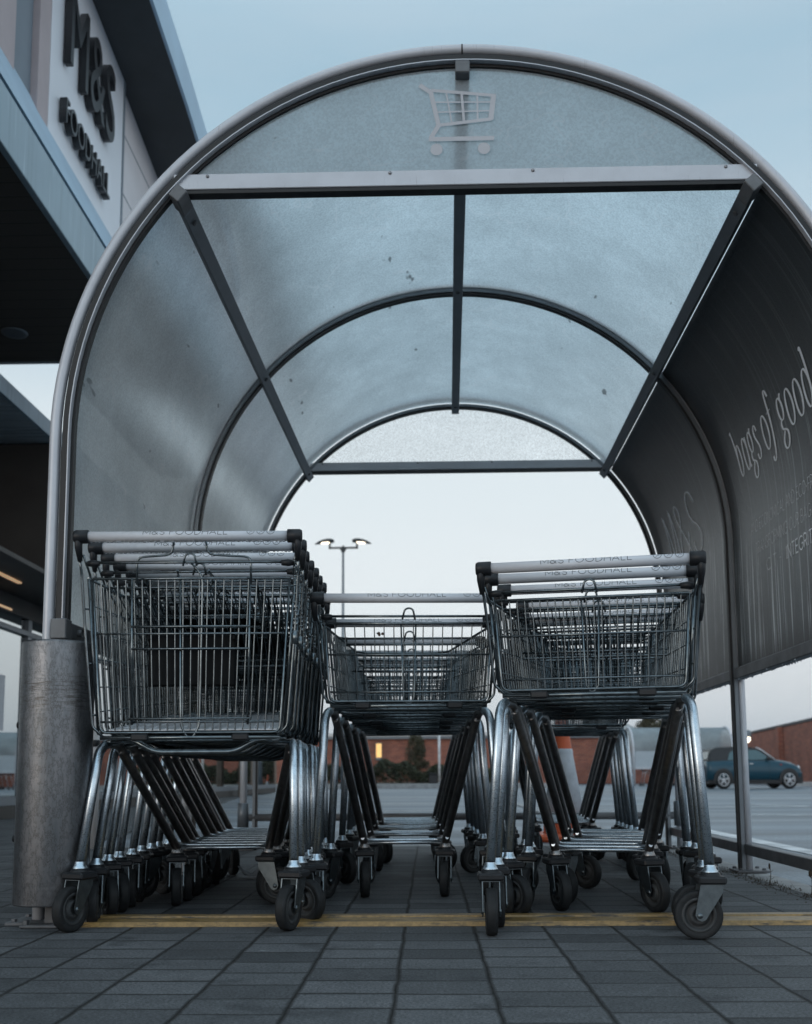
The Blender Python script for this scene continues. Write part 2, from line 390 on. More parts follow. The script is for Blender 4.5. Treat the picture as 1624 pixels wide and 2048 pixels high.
# ------------------------------------------------------------------ mesh helpers
class MB:
    def __init__(s): s.v = []; s.f = []; s.sm = []; s.mi = []; s.cur = 0
    def add(s, vs, fs, smooth=False):
        o = len(s.v); s.v += [tuple(p) for p in vs]
        for f in fs: s.f.append([i + o for i in f]); s.sm.append(smooth); s.mi.append(s.cur)
    def box(s, lo, hi, mat=None):
        x0, y0, z0 = lo; x1, y1, z1 = hi
        v = [Vector(p) for p in ((x0, y0, z0), (x1, y0, z0), (x1, y1, z0), (x0, y1, z0), (x0, y0, z1), (x1, y0, z1), (x1, y1, z1), (x0, y1, z1))]
        if mat: v = [mat @ p for p in v]
        s.add(v, [(0, 3, 2, 1), (4, 5, 6, 7), (0, 1, 5, 4), (1, 2, 6, 5), (2, 3, 7, 6), (3, 0, 4, 7)])
    def cbox(s, lo, hi, c=.003, mat=None):
        """chamfered box"""
        bm = bmesh.new(); bmesh.ops.create_cube(bm, size=1)
        for v in bm.verts: v.co = Vector([(lo[i] + hi[i]) / 2 + v.co[i] * (hi[i] - lo[i]) for i in range(3)])
        bmesh.ops.bevel(bm, geom=list(bm.edges), offset=c, segments=1, affect='EDGES', profile=.5)
        bm.verts.index_update()
        vs = [mat @ v.co if mat else v.co.copy() for v in bm.verts]
        s.add(vs, [[v.index for v in f.verts] for f in bm.faces]); bm.free()
    def tube(s, path, r, n=6, closed=False, caps=True, sx=1.0, sz=1.0):
        P = [Vector(p) for p in path]; m = len(P)
        rr = r if isinstance(r, (list, tuple)) else [r] * m
        T = []
        for i in range(m):
            a = P[i - 1] if (i > 0 or closed) else P[i]; b = P[(i + 1) % m] if (i < m - 1 or closed) else P[i]
            t = (b - a); T.append(t.normalized() if t.length > 1e-9 else Vector((0, 0, 1)))
        up = Vector((1, 0, 0)) if abs(T[0].x) < .8 else Vector((0, 0, 1))
        nrm = (up - T[0] * up.dot(T[0])).normalized(); vs = []
        for i in range(m):
            nrm = (nrm - T[i] * nrm.dot(T[i])); nrm = nrm.normalized() if nrm.length > 1e-6 else T[i].orthogonal().normalized()
            b = T[i].cross(nrm)
            for k in range(n):
                a = 2 * pi * k / n
                vs.append(P[i] + (nrm * cos(a) * sx + b * sin(a) * sz) * rr[i])
        fs = []
        for i in range(m if closed else m - 1):
            for k in range(n):
                j = (i + 1) % m
                fs.append((i * n + k, i * n + (k + 1) % n, j * n + (k + 1) % n, j * n + k))
        s.add(vs, fs, True)
        if caps and not closed:
            o = len(s.v) - len(vs)
            s.f.append([o + k for k in range(n)][::-1]); s.sm.append(False); s.mi.append(s.cur)
            s.f.append([o + (m - 1) * n + k for k in range(n)]); s.sm.append(False); s.mi.append(s.cur)
    def lathe(s, prof, n=24, axis='z', center=(0, 0, 0), smooth=True, mat=None):
        """prof: (r, h) pairs"""
        vs = []
        for r, h in prof:
            for k in range(n):
                a = 2 * pi * k / n
                p = {'z': (r * cos(a), r * sin(a), h), 'x': (h, r * cos(a), r * sin(a)), 'y': (r * sin(a), h, r * cos(a))}[axis]
                p = Vector(p) + Vector(center); vs.append(mat @ p if mat else p)
        fs = []
        for i in range(len(prof) - 1):
            for k in range(n): fs.append((i * n + k, i * n + (k + 1) % n, (i + 1) * n + (k + 1) % n, (i + 1) * n + k))
        s.add(vs, fs, smooth)
    def disc(s, c, r, n=20, axis='y'):
        vs = [];
        for k in range(n):
            a = 2 * pi * k / n
            vs.append({'y': (c[0] + r * cos(a), c[1], c[2] + r * sin(a)), 'z': (c[0] + r * cos(a), c[1] + r * sin(a), c[2]), 'x': (c[0], c[1] + r * cos(a), c[2] + r * sin(a))}[axis])
        s.add(vs, [list(range(n))])
    def prism(s, poly, a, b, fn):
        """poly 2d, extruded from a to b; fn(u, v, w) -> xyz"""
        n = len(poly); vs = [fn(u, v, a) for u, v in poly] + [fn(u, v, b) for u, v in poly]
        fs = [list(range(n))[::-1], [n + i for i in range(n)]] + [(i, (i + 1) % n, n + (i + 1) % n, n + i) for i in range(n)]
        s.add(vs, fs)
    def loft(s, rings, closed=True, smooth=True, caps=True):
        n = len(rings[0]); vs = [p for r in rings for p in r]; fs = []
        for i in range(len(rings) - 1):
            for k in range(n if closed else n - 1):
                fs.append((i * n + k, i * n + (k + 1) % n, (i + 1) * n + (k + 1) % n, (i + 1) * n + k))
        s.add(vs, fs, smooth)
        if caps and closed:
            o = len(s.v) - len(vs)
            s.f.append([o + k for k in range(n)][::-1]); s.sm.append(False); s.mi.append(s.cur)
            s.f.append([o + (len(rings) - 1) * n + k for k in range(n)]); s.sm.append(False); s.mi.append(s.cur)
    def mesh(s, name, mats):
        me = bpy.data.meshes.new(name); me.from_pydata(s.v, [], s.f)
        for m in (mats if isinstance(mats, (list, tuple)) else [mats]): me.materials.append(MATS[m])
        me.polygons.foreach_set('use_smooth', s.sm); me.polygons.foreach_set('material_index', s.mi)
        me.validate(); 
        bm = bmesh.new(); bm.from_mesh(me); bmesh.ops.recalc_face_normals(bm, faces=bm.faces); bm.to_mesh(me); bm.free()
        me.update(); return me
    def build(s, name, mats, parent=None, loc=None):
        o = bpy.data.objects.new(name, s.mesh(name, mats)); COL.objects.link(o)
        if parent is not None: o.parent = parent
        if loc is not None: o.location = loc
        return o

def tag(o, label=None, cat=None, group=None, kind=None):
    for k, v in (('label', label), ('category', cat), ('group', group), ('kind', kind)):
        if v: o[k] = v
    return o
def empty(name, loc=(0, 0, 0), rz=0, label=None, cat=None, group=None):
    o = bpy.data.objects.new(name, None); COL.objects.link(o); o.location = loc; o.rotation_euler = (0, 0, rz)
    o.empty_display_size = .1
    return tag(o, label, cat, group)
KIDS = {}
def kids(o): return [c for c in bpy.data.objects if c.parent == o]
def copy_tree(o, parent=None, tree=None):
    c = o.copy(); COL.objects.link(c)
    if parent is not None: c.parent = parent
    for ch in tree.get(o.name, []): copy_tree(ch, c, tree)
    return c
def tree_of(o):
    t = {}
    for ob in bpy.data.objects:
        if ob.parent: t.setdefault(ob.parent.name, []).append(ob)
    return t
def fillet(pts, r, n=5):
    P = [Vector(p) for p in pts]; out = [P[0]]
    rs = r if isinstance(r, (list, tuple)) else [r] * len(P)
    for i in range(1, len(P) - 1):
        a = (P[i - 1] - P[i]); b = (P[i + 1] - P[i]); d = min(rs[i], a.length * .49, b.length * .49)
        p0 = P[i] + a.normalized() * d; p2 = P[i] + b.normalized() * d
        for k in range(n + 1):
            t = k / n; out.append(p0 * (1 - t) ** 2 + P[i] * 2 * t * (1 - t) + p2 * t * t)
    out.append(P[-1]); return out
def lerp(a, b, t): return a + (b - a) * t

# ------------------------------------------------------------------ stroke lettering
def ell(cx, cy, rx, ry, n=22, a0=0, a1=360):
    return [(cx + rx * cos(R(lerp(a0, a1, i / n))), cy + ry * sin(R(lerp(a0, a1, i / n)))) for i in range(n + 1)]
GL = {  # capitals, height 1: (width, strokes); strokes flagged True are smoothed
 'M': (.86, [[(0, 0), (0, 1), (.43, .22), (.86, 1), (.86, 0)]]),
 '&': (.74, [('c', [(.74, 0), (.46, .36), (.2, .70), (.19, .88), (.33, 1), (.47, .88), (.42, .70), (.14, .46), (.03, .24), (.14, .03), (.34, 0), (.56, .14), (.68, .42)])]),
 'S': (.60, [('c', [(.55, .84), (.43, .97), (.27, 1), (.10, .90), (.07, .72), (.2, .57), (.40, .47), (.56, .34), (.55, .14), (.38, 0), (.2, .01), (.02, .16)])]),
 'F': (.52, [[(0, 0), (0, 1), (.52, 1)], [(0, .52), (.44, .52)]]),
 'E': (.54, [[(.54, 1), (0, 1), (0, 0), (.54, 0)], [(0, .52), (.46, .52)]]),
 'O': (.94, [ell(.47, .5, .47, .5)]),
 'C': (.84, [ell(.47, .5, .47, .5, 18, 48, 312)]),
 'G': (.86, [ell(.47, .5, .47, .5, 18, 48, 345), [(.55, .44), (.93, .44)]]),
 'D': (.74, [('c', [(.02, 0), (.02, .33), (.02, .66), (.02, 1), (.3, 1), (.58, .88), (.72, .62), (.72, .38), (.58, .12), (.3, 0), (.02, 0)])]),
 'H': (.70, [[(0, 0), (0, 1)], [(.7, 0), (.7, 1)], [(0, .52), (.7, .52)]]),
 'A': (.78, [[(0, 0), (.39, 1), (.78, 0)], [(.14, .34), (.64, .34)]]),
 'L': (.48, [[(0, 1), (0, 0), (.48, 0)]]),
 'N': (.72, [[(0, 0), (0, 1), (.72, 0), (.72, 1)]]),
 'I': (.04, [[(0, 0), (0, 1)]]),
 'T': (.60, [[(0, 1), (.6, 1)], [(.3, 1), (.3, 0)]]),
 'R': (.58, [('c', [(0, 0), (0, .5), (0, 1), (.3, 1), (.52, .9), (.54, .66), (.4, .5), (.02, .48)]), [(.3, .48), (.58, 0)]]),
 'V': (.70, [[(0, 1), (.35, 0), (.7, 1)]]),
 'B': (.58, [('c', [(0, 0), (0, .5), (0, 1), (.3, 1), (.48, .88), (.46, .62), (.3, .53), (.05, .52)]), ('c', [(.3, .52), (.55, .42), (.57, .14), (.38, 0), (0, 0)])]),
 'U': (.66, [('c', [(0, 1), (0, .6), (.02, .28), (.14, .05), (.33, 0), (.52, .05), (.64, .28), (.66, .6), (.66, 1)])]),
 'Y': (.66, [[(0, 1), (.33, .48), (.66, 1)], [(.33, .48), (.33, 0)]]),
 'W': (1.0, [[(0, 1), (.25, 0), (.5, .9), (.75, 0), (1, 1)]]),
 '-': (.3, [[(0, .42), (.3, .42)]]),
 '.': (.06, [[(0, 0), (0, .06)]]),
}
def catmull(P, n=5):
    out = []
    for i in range(len(P) - 1):
        p0 = P[max(i - 1, 0)]; p1 = P[i]; p2 = P[i + 1]; p3 = P[min(i + 2, len(P) - 1)]
        for k in range(n):
            t = k / n
            out.append(tuple(.5 * (2 * p1[j] + (p2[j] - p0[j]) * t + (2 * p0[j] - 5 * p1[j] + 4 * p2[j] - p3[j]) * t * t + (3 * p1[j] - p0[j] - 3 * p2[j] + p3[j]) * t ** 3) for j in range(len(p1))))
    out.append(P[-1]); return out
def ribbon(mb, pts, wid, fn, k):
    """flat stroke of width wid (number or list) through 2d pts; fn(u, v, k) -> xyz"""
    P = [Vector(p[:2]) for p in pts]; m = len(P); vs = []
    for i in range(m):
        a = P[max(i - 1, 0)]; b = P[min(i + 1, m - 1)]
        d1 = (P[i] - a); d2 = (b - P[i])
        d1 = d1.normalized() if d1.length > 1e-9 else d2.normalized(); d2 = d2.normalized() if d2.length > 1e-9 else d1
        t = (d1 + d2); t = t.normalized() if t.length > 1e-6 else d1
        nrm = Vector((-t.y, t.x)); cs = max(.35, nrm.dot(Vector((-d1.y, d1.x))))
        hw = (wid[i] if isinstance(wid, list) else wid) / 2 / cs
        for sgn in (1, -1):
            q = P[i] + nrm * hw * sgn; vs.append(fn(q.x, q.y, k))
    mb.add(vs, [(2 * i, 2 * i + 1, 2 * i + 3, 2 * i + 2) for i in range(m - 1)])
def dense(P, step=.12):
    out = [P[0]]
    for a, b in zip(P[:-1], P[1:]):
        n = max(1, int(math.ceil(hypot(b[0] - a[0], b[1] - a[1]) / step)))
        for i in range(1, n + 1): out.append((lerp(a[0], b[0], i / n), lerp(a[1], b[1], i / n)))
    return out
def text_strokes(mb, txt, size, u0, stroke, fn, space=.22, width=None, xs=1.0):
    adv = 0; items = []
    for ch in txt:
        if ch == ' ': adv += .42; continue
        wd, st = GL[ch]
        items.append((adv, st)); adv += wd + space
    tot = adv - space; kx = size * xs if width is None else width / tot
    k = 0
    for a, st in items:
        for q in st:
            pts = catmull(q[1]) if isinstance(q, tuple) else dense(q)
            ribbon(mb, [(u0 + (a + p[0]) * kx, p[1] * size) for p in pts], stroke, fn, k); k += 1

# ================================================================== ground
g = MB(); g.add([(-6000, -60, -.02), (6000, -60, -.02), (6000, 9000, -.02), (-6000, 9000, -.02)], [(0, 1, 2, 3)])
tag(g.build('car_park', 'asphalt'), kind='structure')
g = MB()
poly = [(-14, -8), (1.34, -8), (1.34, 6.25), (-2.2, 6.25), (-5.2, 30), (-6.6, 44), (-14, 44)]
g.prism(poly, -.10, 0.0, lambda u, v, w: (u, v, w))
tag(g.build('pavement', 'paving'), kind='structure')
g = MB()
for i in range(40):
    y0 = -8 + i * .92
    if y0 < 28: g.cbox((1.345, y0, -.1), (1.47, min(y0 + .912, 30), -.002), .006)
tag(g.build('kerb_edging', 'concrete'), kind='structure')
g = MB(); g.cbox((-2.3, 6.255, -.1), (1.47, 6.36, -.001), .005)
tag(g.build('kerb_edging', 'concrete'), kind='structure')
# painted lines
g = MB()
def line(x0, y0, x1, y1, wd, z=-.016):
    d = Vector((x1 - x0, y1 - y0)).normalized(); n = Vector((-d.y, d.x)) * wd / 2
    g.add([(x0 + n.x, y0 + n.y, z), (x1 + n.x, y1 + n.y, z), (x1 - n.x, y1 - n.y, z), (x0 - n.x, y0 - n.y, z)], [(0, 1, 2, 3)])
line(2.16, 4.6, 2.22, 8.6, .13)
line(1.6, 11.2, 3.0, 11.6, .5); line(3.6, 11.4, 4.6, 11.0, .12); line(4.2, 14.4, 5.4, 14.2, .12)
for x0, y0, x1, y1 in ((6.0, 19.2, 14.5, 19.0), (10.5, 26.2, 13.5, 22.4), (4.9, 15.6, 5.35, 14.2), (-1.5, 22, 3.4, 22), (-3, 17.2, 0.5, 17.1), (-3.5, 30, 5, 30.5), (-12, 29, -5, 38), (3.2, 20, 5.4, 20), (-4, 13.2, 3, 13.4)):
    line(x0, y0, x1, y1, .12)
tag(g.build('road_markings', 'white_paint'), kind='structure')
# raised bed with kerb, far side of the car park
g = MB(); g.cbox((-11, 39.0, -.1), (4.6, 39.3, .17), .02)
tag(g.build('kerb', 'concrete'), kind='structure')
g = MB(); g.cbox((-11, 39.31, -.1), (4.5, 57.8, .16), .02)
tag(g.build('planting_bed', 'weed_brown'), kind='structure')
g = MB(); g.cbox((14.2, 40.2, -.1), (30, 40.5, .15), .02)
tag(g.build('kerb', 'concrete'), kind='structure')
# hills
g = MB(); rnd = random.Random(3); rings = []
nx = 90
hh = [62 + 14 * sin(i * .31) + 9 * sin(i * .83) + 5 * rnd.random() + 92 * math.exp(-((-4200 + i * 95 - 800) / 190) ** 2) for i in range(nx)]
for j, (yy, f) in enumerate(((3600, 0), (3900, .55), (4300, 1.0), (4800, .75), (5400, 0))):
    rings.append([(-4200 + i * 95, yy + 80 * sin(i * .4 + j), hh[i] * 1.5 * f - (12 if f == 0 else 0)) for i in range(nx)])
g.loft(rings, closed=False, smooth=True, caps=False)
tag(g.build('hills', 'hill_green'), kind='structure')

# ================================================================== trolley shelter
SH = empty('trolley_shelter', (.13, 3.0, 0), 0, 'arched trolley shelter with frosted roof and dark advert panels over the nested trolleys', 'shelter')
RI, ZS = 1.235, 1.48
PH = R(49)
def arc(r, a0, a1, n=28): return [(r * sin(lerp(a0, a1, i / n)), ZS + r * cos(lerp(a0, a1, i / n))) for i in range(n + 1)]
def slab(prof, t, y0, y1, name, mat, parent, ny=1):
    """curved sheet of thickness t; prof: list of (x, z, nx, nz)"""
    m = MB(); rings = []
    for i in range(ny + 1):
        y = lerp(y0, y1, i / ny)
        rings.append([(x, y, z) for x, z, a, b in prof] + [(x + a * t, y, z + b * t) for x, z, a, b in prof[::-1]])
    m.loft(rings, closed=True, smooth=False, caps=True)
    if mat.startswith('polycarb'):
        n = len(prof)
        for r_i in range(ny):
            for q_i in range(n - 1): m.mi[r_i * 2 * n + n + q_i] = 1
        return m.build(name, [mat, 'clear_sheet'], parent)
    return m.build(name, mat, parent)
def prof_arc(r, a0, a1, n=28): return [(r * sin(a), ZS + r * cos(a), sin(a), cos(a)) for a in [lerp(a0, a1, i / n) for i in range(n + 1)]]
def smooth_big(o):
    for p in o.data.polygons: p.use_smooth = len(p.vertices) == 4
    try: o.data.set_sharp_from_angle(angle=R(30))
    except Exception: pass
for y0, y1 in ((.02, 1.485), (1.515, 2.95)):
    for s_ in (-1, 1):
        o = slab(prof_arc(RI, min(s_ * PH * .985, s_ * .012), max(s_ * PH * .985, s_ * .012), 40), .005, y0, y1, 'roof_panel', 'polycarb', SH); smooth_big(o)
    pf = [(-x, z, -a, b) for x, z, a, b in prof_arc(RI, PH * .985, pi / 2, 30)] + [(-RI, z, -1, 0) for z in (1.2, 1.0, .898)]
    smooth_big(slab(pf, .005, y0, y1, 'side_panel', 'polycarb_side', SH))
    pf = [(x, z, a, b) for x, z, a, b in prof_arc(RI, PH * 1.016, pi / 2, 30)] + [(RI, z, 1, 0) for z in (1.2, 1.0, .898)]
    adv = slab(pf, .004, y0 + .01, y1, 'advert_panel', 'advert_black', SH); smooth_big(adv)
    if y0 < 1: adv_front = adv
    else: adv_rear = adv
# the arched end sheets above the beams
for yy, mname in ((.004, 'polycarb_end'), (2.972, 'polycarb_clear')):
    m = MB(); a = math.acos((2.34 - ZS) / 1.225)
    m.prism(arc(1.225, -a, a, 40), 0, .004, lambda u, v, w: (u, yy + w, v))
    m.mi[1] = 1
    m.build('end_panel', [mname, 'clear_sheet'], SH)
# hoops
def hoop(y, front=False, rear=False):
    m = MB(); rt = 1.286 if front or rear else 1.247
    path = [(-rt, y, 0)] + [(-rt, y, z) for z in (.5, 1.0)] + [(x, y, z) for x, z in arc(rt, -pi / 2, pi / 2, 64)] + [(rt, y, z) for z in (1.0, .5, 0)]
    m.tube(path, .0175 if front else (.0215 if rear else .0165), 14)
    h = m.build('hoop', 'alu_paint', SH)
    def ring(r0, r1, ya, yb, mat, name, zb):
        q = MB(); pr_ = [(-1, 0, zb)] ; rings = []
        A = [(-1, None)] + [lerp(-pi / 2, pi / 2, i / 64) for i in range(65)] + [(1, None)]
        for a in A:
            if isinstance(a, tuple): sx_, p0, p1, zz = a[0], r0, r1, zb; rings.append([(sx_ * p0, ya, zz), (sx_ * p1, ya, zz), (sx_ * p1, yb, zz), (sx_ * p0, yb, zz)])
            else: rings.append([(r0 * sin(a), ya, ZS + r0 * cos(a)), (r1 * sin(a), ya, ZS + r1 * cos(a)), (r1 * sin(a), yb, ZS + r1 * cos(a)), (r0 * sin(a), yb, ZS + r0 * cos(a))])
        q.loft(rings, closed=True, smooth=False)
        return q.build(name, mat, h)
    if front:
        q = MB(); q.tube([(-.0022, y, ZS + 1.286), (.0022, y, ZS + 1.286)], .0181, 14); q.build('joint', 'gasket', h)
        ring(1.240, 1.258, y - .018, y + .03, 'gasket', 'seal', .0)
        ring(1.2365, 1.2395, y - .022, y + .0, 'alu_paint', 'trim', .85)
        ring(1.226, 1.2355, y - .004, y + .018, 'gasket', 'flange', .80)
    else:
        ring(1.202, 1.228, y - .014, y + .014, 'gasket', 'seal', .0)
        ring(1.212, 1.2285, y - .020, y - .0145, 'frame_grey', 'trim', .0)
    for sx_ in (-1, 1):
        q = MB()
        q.cbox((sx_ * rt - .07, y - .07, .001), (sx_ * rt + .07, y + .07, .011), .002)
        for bx, by in ((-.05, -.05), (.05, -.05), (.05, .05), (-.05, .05)): q.lathe([(.009, .011), (.009, .019), (.0, .021)], 6, 'z', (sx_ * rt + bx, y + by, 0), False)
        q.build('base_plate', 'dark_steel', h)
    if rear:
        for sx_ in (-1, 1):
            q = MB(); q.lathe([(.0255, .13), (.034, .131), (.034, .27), (.0255, .275)], 16, 'z', (sx_ * rt, y, 0)); q.build('collar', 'frame_grey', h)
    return h
hoop(0, True); hoop(1.5); hoop(2.97, rear=True)
# beams
for yy, fr in ((-.012, True), (2.955, False)):
    m = MB(); m.cbox((-.93, yy, 2.294), (.93, yy + .014, 2.346), .002)
    b = m.build('beam', 'alu_paint', SH)
    m = MB(); m.cbox((-.915, yy + .001, 2.279), (.915, yy + .036, 2.2915), .001); m.build('seal', 'gasket', b)
    m = MB()
    for sx_ in (-.82, -.235, .22, .83): m.lathe([(.0, -.004), (.0045, -.003), (.006, -.0005), (.006, .001)], 10, 'y', (sx_, yy, 2.337))
    m.build('screw', 'screw', b)
# purlins along the roof
for ph in (-PH, 0, PH):
    m = MB(); rot = Matrix.Rotation(ph, 4, 'Y')
    T = Matrix.Translation((0, 0, ZS)) @ rot
    m.cbox((-.023, .055, 1.186), (.023, 3.02, 1.212), .002, T)
    p = m.build('purlin', 'frame_grey', SH)
    m = MB(); m.cbox((-.023, -.035, 1.184), (.023, .052, 1.226), .003, T)
    m.build('bracket', 'bracket_grey', p)
    for yy in (.12, 1.44, 2.9):
        m = MB(); m.lathe([(.009, 0), (.009, -.006), (0, -.008)], 8, 'z', (0, 0, 0), False, T @ Matrix.Translation((0, yy, 1.186))); m.build('bolt', 'dark_steel', p)
# side rails under the panels, drops hanging from them
for sx_ in (-1, 1):
    m = MB(); m.cbox((sx_ * 1.236 - .022, -.005, .846), (sx_ * 1.236 + .022, 2.99, .896), .004)
    rl = m.build('side_rail', 'dark_steel', SH)
    m = MB(); rr = random.Random(5)
    for i in range(150):
        y = rr.uniform(0, 2.95); r = rr.uniform(.0018, .0042)
        m.lathe([(0, r * .4), (r * .9, 0), (r, -r * .6), (r * .7, -r * 1.4), (0, -r * 1.7)], 7, 'z', (sx_ * 1.236 + rr.uniform(-.02, .02), y, .846))
    tag(m.build('water_drops', 'water', rl), kind='stuff')
    m = MB(); m.cbox((sx_ * 1.236 - .024, -.055, .840), (sx_ * 1.236 + .024, -.006, .902), .003); m.build('bracket', 'bracket_grey', rl); m = MB()
    m.lathe([(0, -.018), (.010, -.016), (.012, -.002), (.012, .003)], 10, 'x', (sx_ * 1.236 - sx_ * .034, .05, .870)); m.build('bolt', 'bracket_grey', rl)
    m = MB(); m.cbox((sx_ * 1.243 - .02, .02, .076), (sx_ * 1.243 + .02, 2.95, .122), .003)
    m.build('low_rail', 'dark_steel', SH)
m = MB(); m.tube([(-1.25, 2.97, .19), (1.25, 2.97, .19)], .0215, 16)
m.build('rear_bar', 'dark_steel', SH)
m = MB()
m.prism([(-.095, .0005), (-.086, .013), (-.022, .0155), (-.014, .005), (.006, .005), (.012, .017), (.050, .017), (.064, .0005)], -1.19, 1.32, lambda u, v, w: (w, u, v))
m.build('threshold_strip', 'yellow_paint', SH)
# cart pictogram on the front end sheet
m = MB(); K = .000499
def cf(u, v, k): return ((u - 580) * K - .0085, -.0012 - k * .00004, (560 - v) * K + 2.53)
def flip(pts): return pts
kk = 0
for pts, wd in (([(318, 328), (392, 382), (440, 612), (386, 702)], 30), ([(375, 706), (797, 706)], 30), ([(392, 366), (800, 410), (776, 574), (446, 610)], 22),
                ([(798, 408), (777, 577)], 34), ([(410, 450), (792, 456)], 10), ([(430, 520), (782, 516)], 10), ([(490, 376), (526, 598)], 11), ([(590, 386), (604, 590)], 17), ([(692, 398), (692, 580)], 12)):
    ribbon(m, pts, wd, cf, kk); kk += 1
for cx, cy, r in ((425, 778, 40), (730, 776, 40)):
    m.add([cf(cx + r * cos(2 * pi * i / 28), cy + r * sin(2 * pi * i / 28), kk) for i in range(28)], [list(range(28))]); kk += 1
SY = m.build('cart_symbol', 'sticker_grey', SH)
# lettering on the adverts
def af(y0):
    def f(u, v, k):
        z = v; x = RI if z < ZS else math.sqrt(RI * RI - (z - ZS) ** 2)
        return (x - .0012 - k * .00003, y0 - u, z)
    return f
XH = .128
def sw(pts, thick, thin, ang=80):
    """pen widths: thick along the pen direction, thin across"""
    out = []
    for i in range(len(pts)):
        a = pts[max(i - 1, 0)]; b = pts[min(i + 1, len(pts) - 1)]
        t = atan2(b[1] - a[1], b[0] - a[0]); f = abs(sin(t)) ** 1.6
        out.append(thin + (thick - thin) * f)
    return out
def script(mb, ch, y, fn0, k0, wx=.105, th=.0145, tn=.004):
    E_ = ell
    bowl = [(x, yy) for x, yy in E_(.27, .5, .27, .5, 30, 20, 380)]
    G = {
     'b': [[(-.10, 1.40), (.0, 1.46), (.02, 1.2), (.04, .6), (.06, .22), (.16, .02), (.30, .0), (.44, .16), (.52, .5), (.46, .84), (.32, .98), (.16, .9), (.06, .66)]],
     'a': [bowl, [(.56, .98), (.54, .6), (.54, .2), (.60, .03), (.70, .06)]],
     'g': [E_(.26, .68, .22, .31, 26, 0, 360), [(.42, .9), (.5, 1.04), (.58, 1.02)], [(.16, .40), (.08, .28), (.14, .14), (.34, .08), (.52, -.02), (.54, -.22), (.40, -.42), (.20, -.44), (.06, -.32), (.08, -.14), (.26, .06)]],
     's': [[(.44, .80), (.38, .95), (.24, .99), (.10, .86), (.12, .68), (.26, .52), (.42, .34), (.44, .14), (.30, .0), (.12, .02), (.04, .18)]],
     'o': [E_(.28, .5, .28, .5, 30, 0, 360)],
     'f': [[(.66, 1.30), (.60, 1.46), (.48, 1.50), (.38, 1.30), (.34, .8), (.30, .2), (.24, -.28), (.12, -.46), (.0, -.42), (-.04, -.30)], [(.14, .92), (.56, .96)]],
     'd': [bowl, [(.44, 1.44), (.54, 1.48), (.54, 1.0), (.55, .2), (.62, .03), (.72, .06)]],
    }
    k = k0
    for st in G[ch]:
        pts = catmull(st, 4) if len(st) < 20 else st
        pts = [(x * wx + .10 * yy * XH, yy * XH) for x, yy in pts]
        wd = [w * (.55 if ch == 'f' and len(st) == 2 else 1) for w in sw(pts, th, tn)]
        ribbon(mb, [(p[0], 1.702 + p[1]) for p in pts], wd, fn0(y), k); k += 1
    return k
m = MB(); k = 0
for ch, Y in (('b', 4.235), ('a', 4.150), ('g', 4.070), ('s', 3.995), ('o', 3.890), ('f', 3.825), ('g', 3.700), ('o', 3.610), ('o', 3.520), ('d', 3.430)):
    k = script(m, ch, Y - 3.0, lambda y: af(y), k % 8, wx=.094 if Y > 3.98 else .11, th=.0155, tn=.005)
lt = m.build('lettering', 'advert_ink', adv_front)
m = MB(); f = af(1.205)
text_strokes(m, 'AND ECONOMICAL AND ECO-FR', .048, 0, .0022, lambda u, v, k: f(u, 1.436 + v, k % 5), width=.72)
text_strokes(m, 'TRANSFORMING OUR BAG', .048, .05, .0022, lambda u, v, k: f(u, 1.340 + v, k % 5), width=.64)
text_strokes(m, 'C T - ', .048, .18, .0022, lambda u, v, k: f(u, 1.245 + v, k % 5), width=.2)
text_strokes(m, 'INTEGRIT', .05, .42, .006, lambda u, v, k: f(u, 1.242 + v, k % 5), width=.27)
m.build('lettering', 'advert_faint', adv_front)
m = MB(); f = af(2.64)
big = [[(0, 0), (.10, 1.02), (.13, 1.0), (.34, .05), (.36, .05)], [(.36, .05), (.60, 1.02), (.62, 1.0), (.74, 0)],
       [(1.62, .0), (1.30, .34), (.98, .72), (.96, .92), (1.08, 1.02), (1.2, .92), (1.16, .74), (.92, .44), (.86, .2), (1.0, .02), (1.2, .02), (1.42, .24), (1.5, .46)],
       [(2.26, .80), (2.16, .97), (1.98, 1.02), (1.80, .90), (1.78, .70), (1.92, .54), (2.14, .42), (2.28, .24), (2.20, .04), (1.98, -.02), (1.78, .10), (1.74, .22)]]
for i, st in enumerate(big):
    p = catmull(st, 5) if i > 1 else [(lerp(a[0], b[0], t / 6), lerp(a[1], b[1], t / 6)) for a, b in zip(st[:-1], st[1:]) for t in range(6)] + [st[-1]]
    p = [(x * .29, y * .30) for x, y in p]
    ribbon(m, [(q[0], 1.565 + q[1]) for q in p], sw(p, .021, .006), f, i)
m.build('lettering', 'advert_faint', adv_rear)

# the whole shelter stands a touch out of square: its far end sits a few centimetres towards the road
def descend(o):
    for ch in kids(o):
        yield ch
        yield from descend(ch)
for o in list(descend(SH)):
    for v in o.data.vertices: v.co.x += .0194 * v.co.y
    o.data.update()

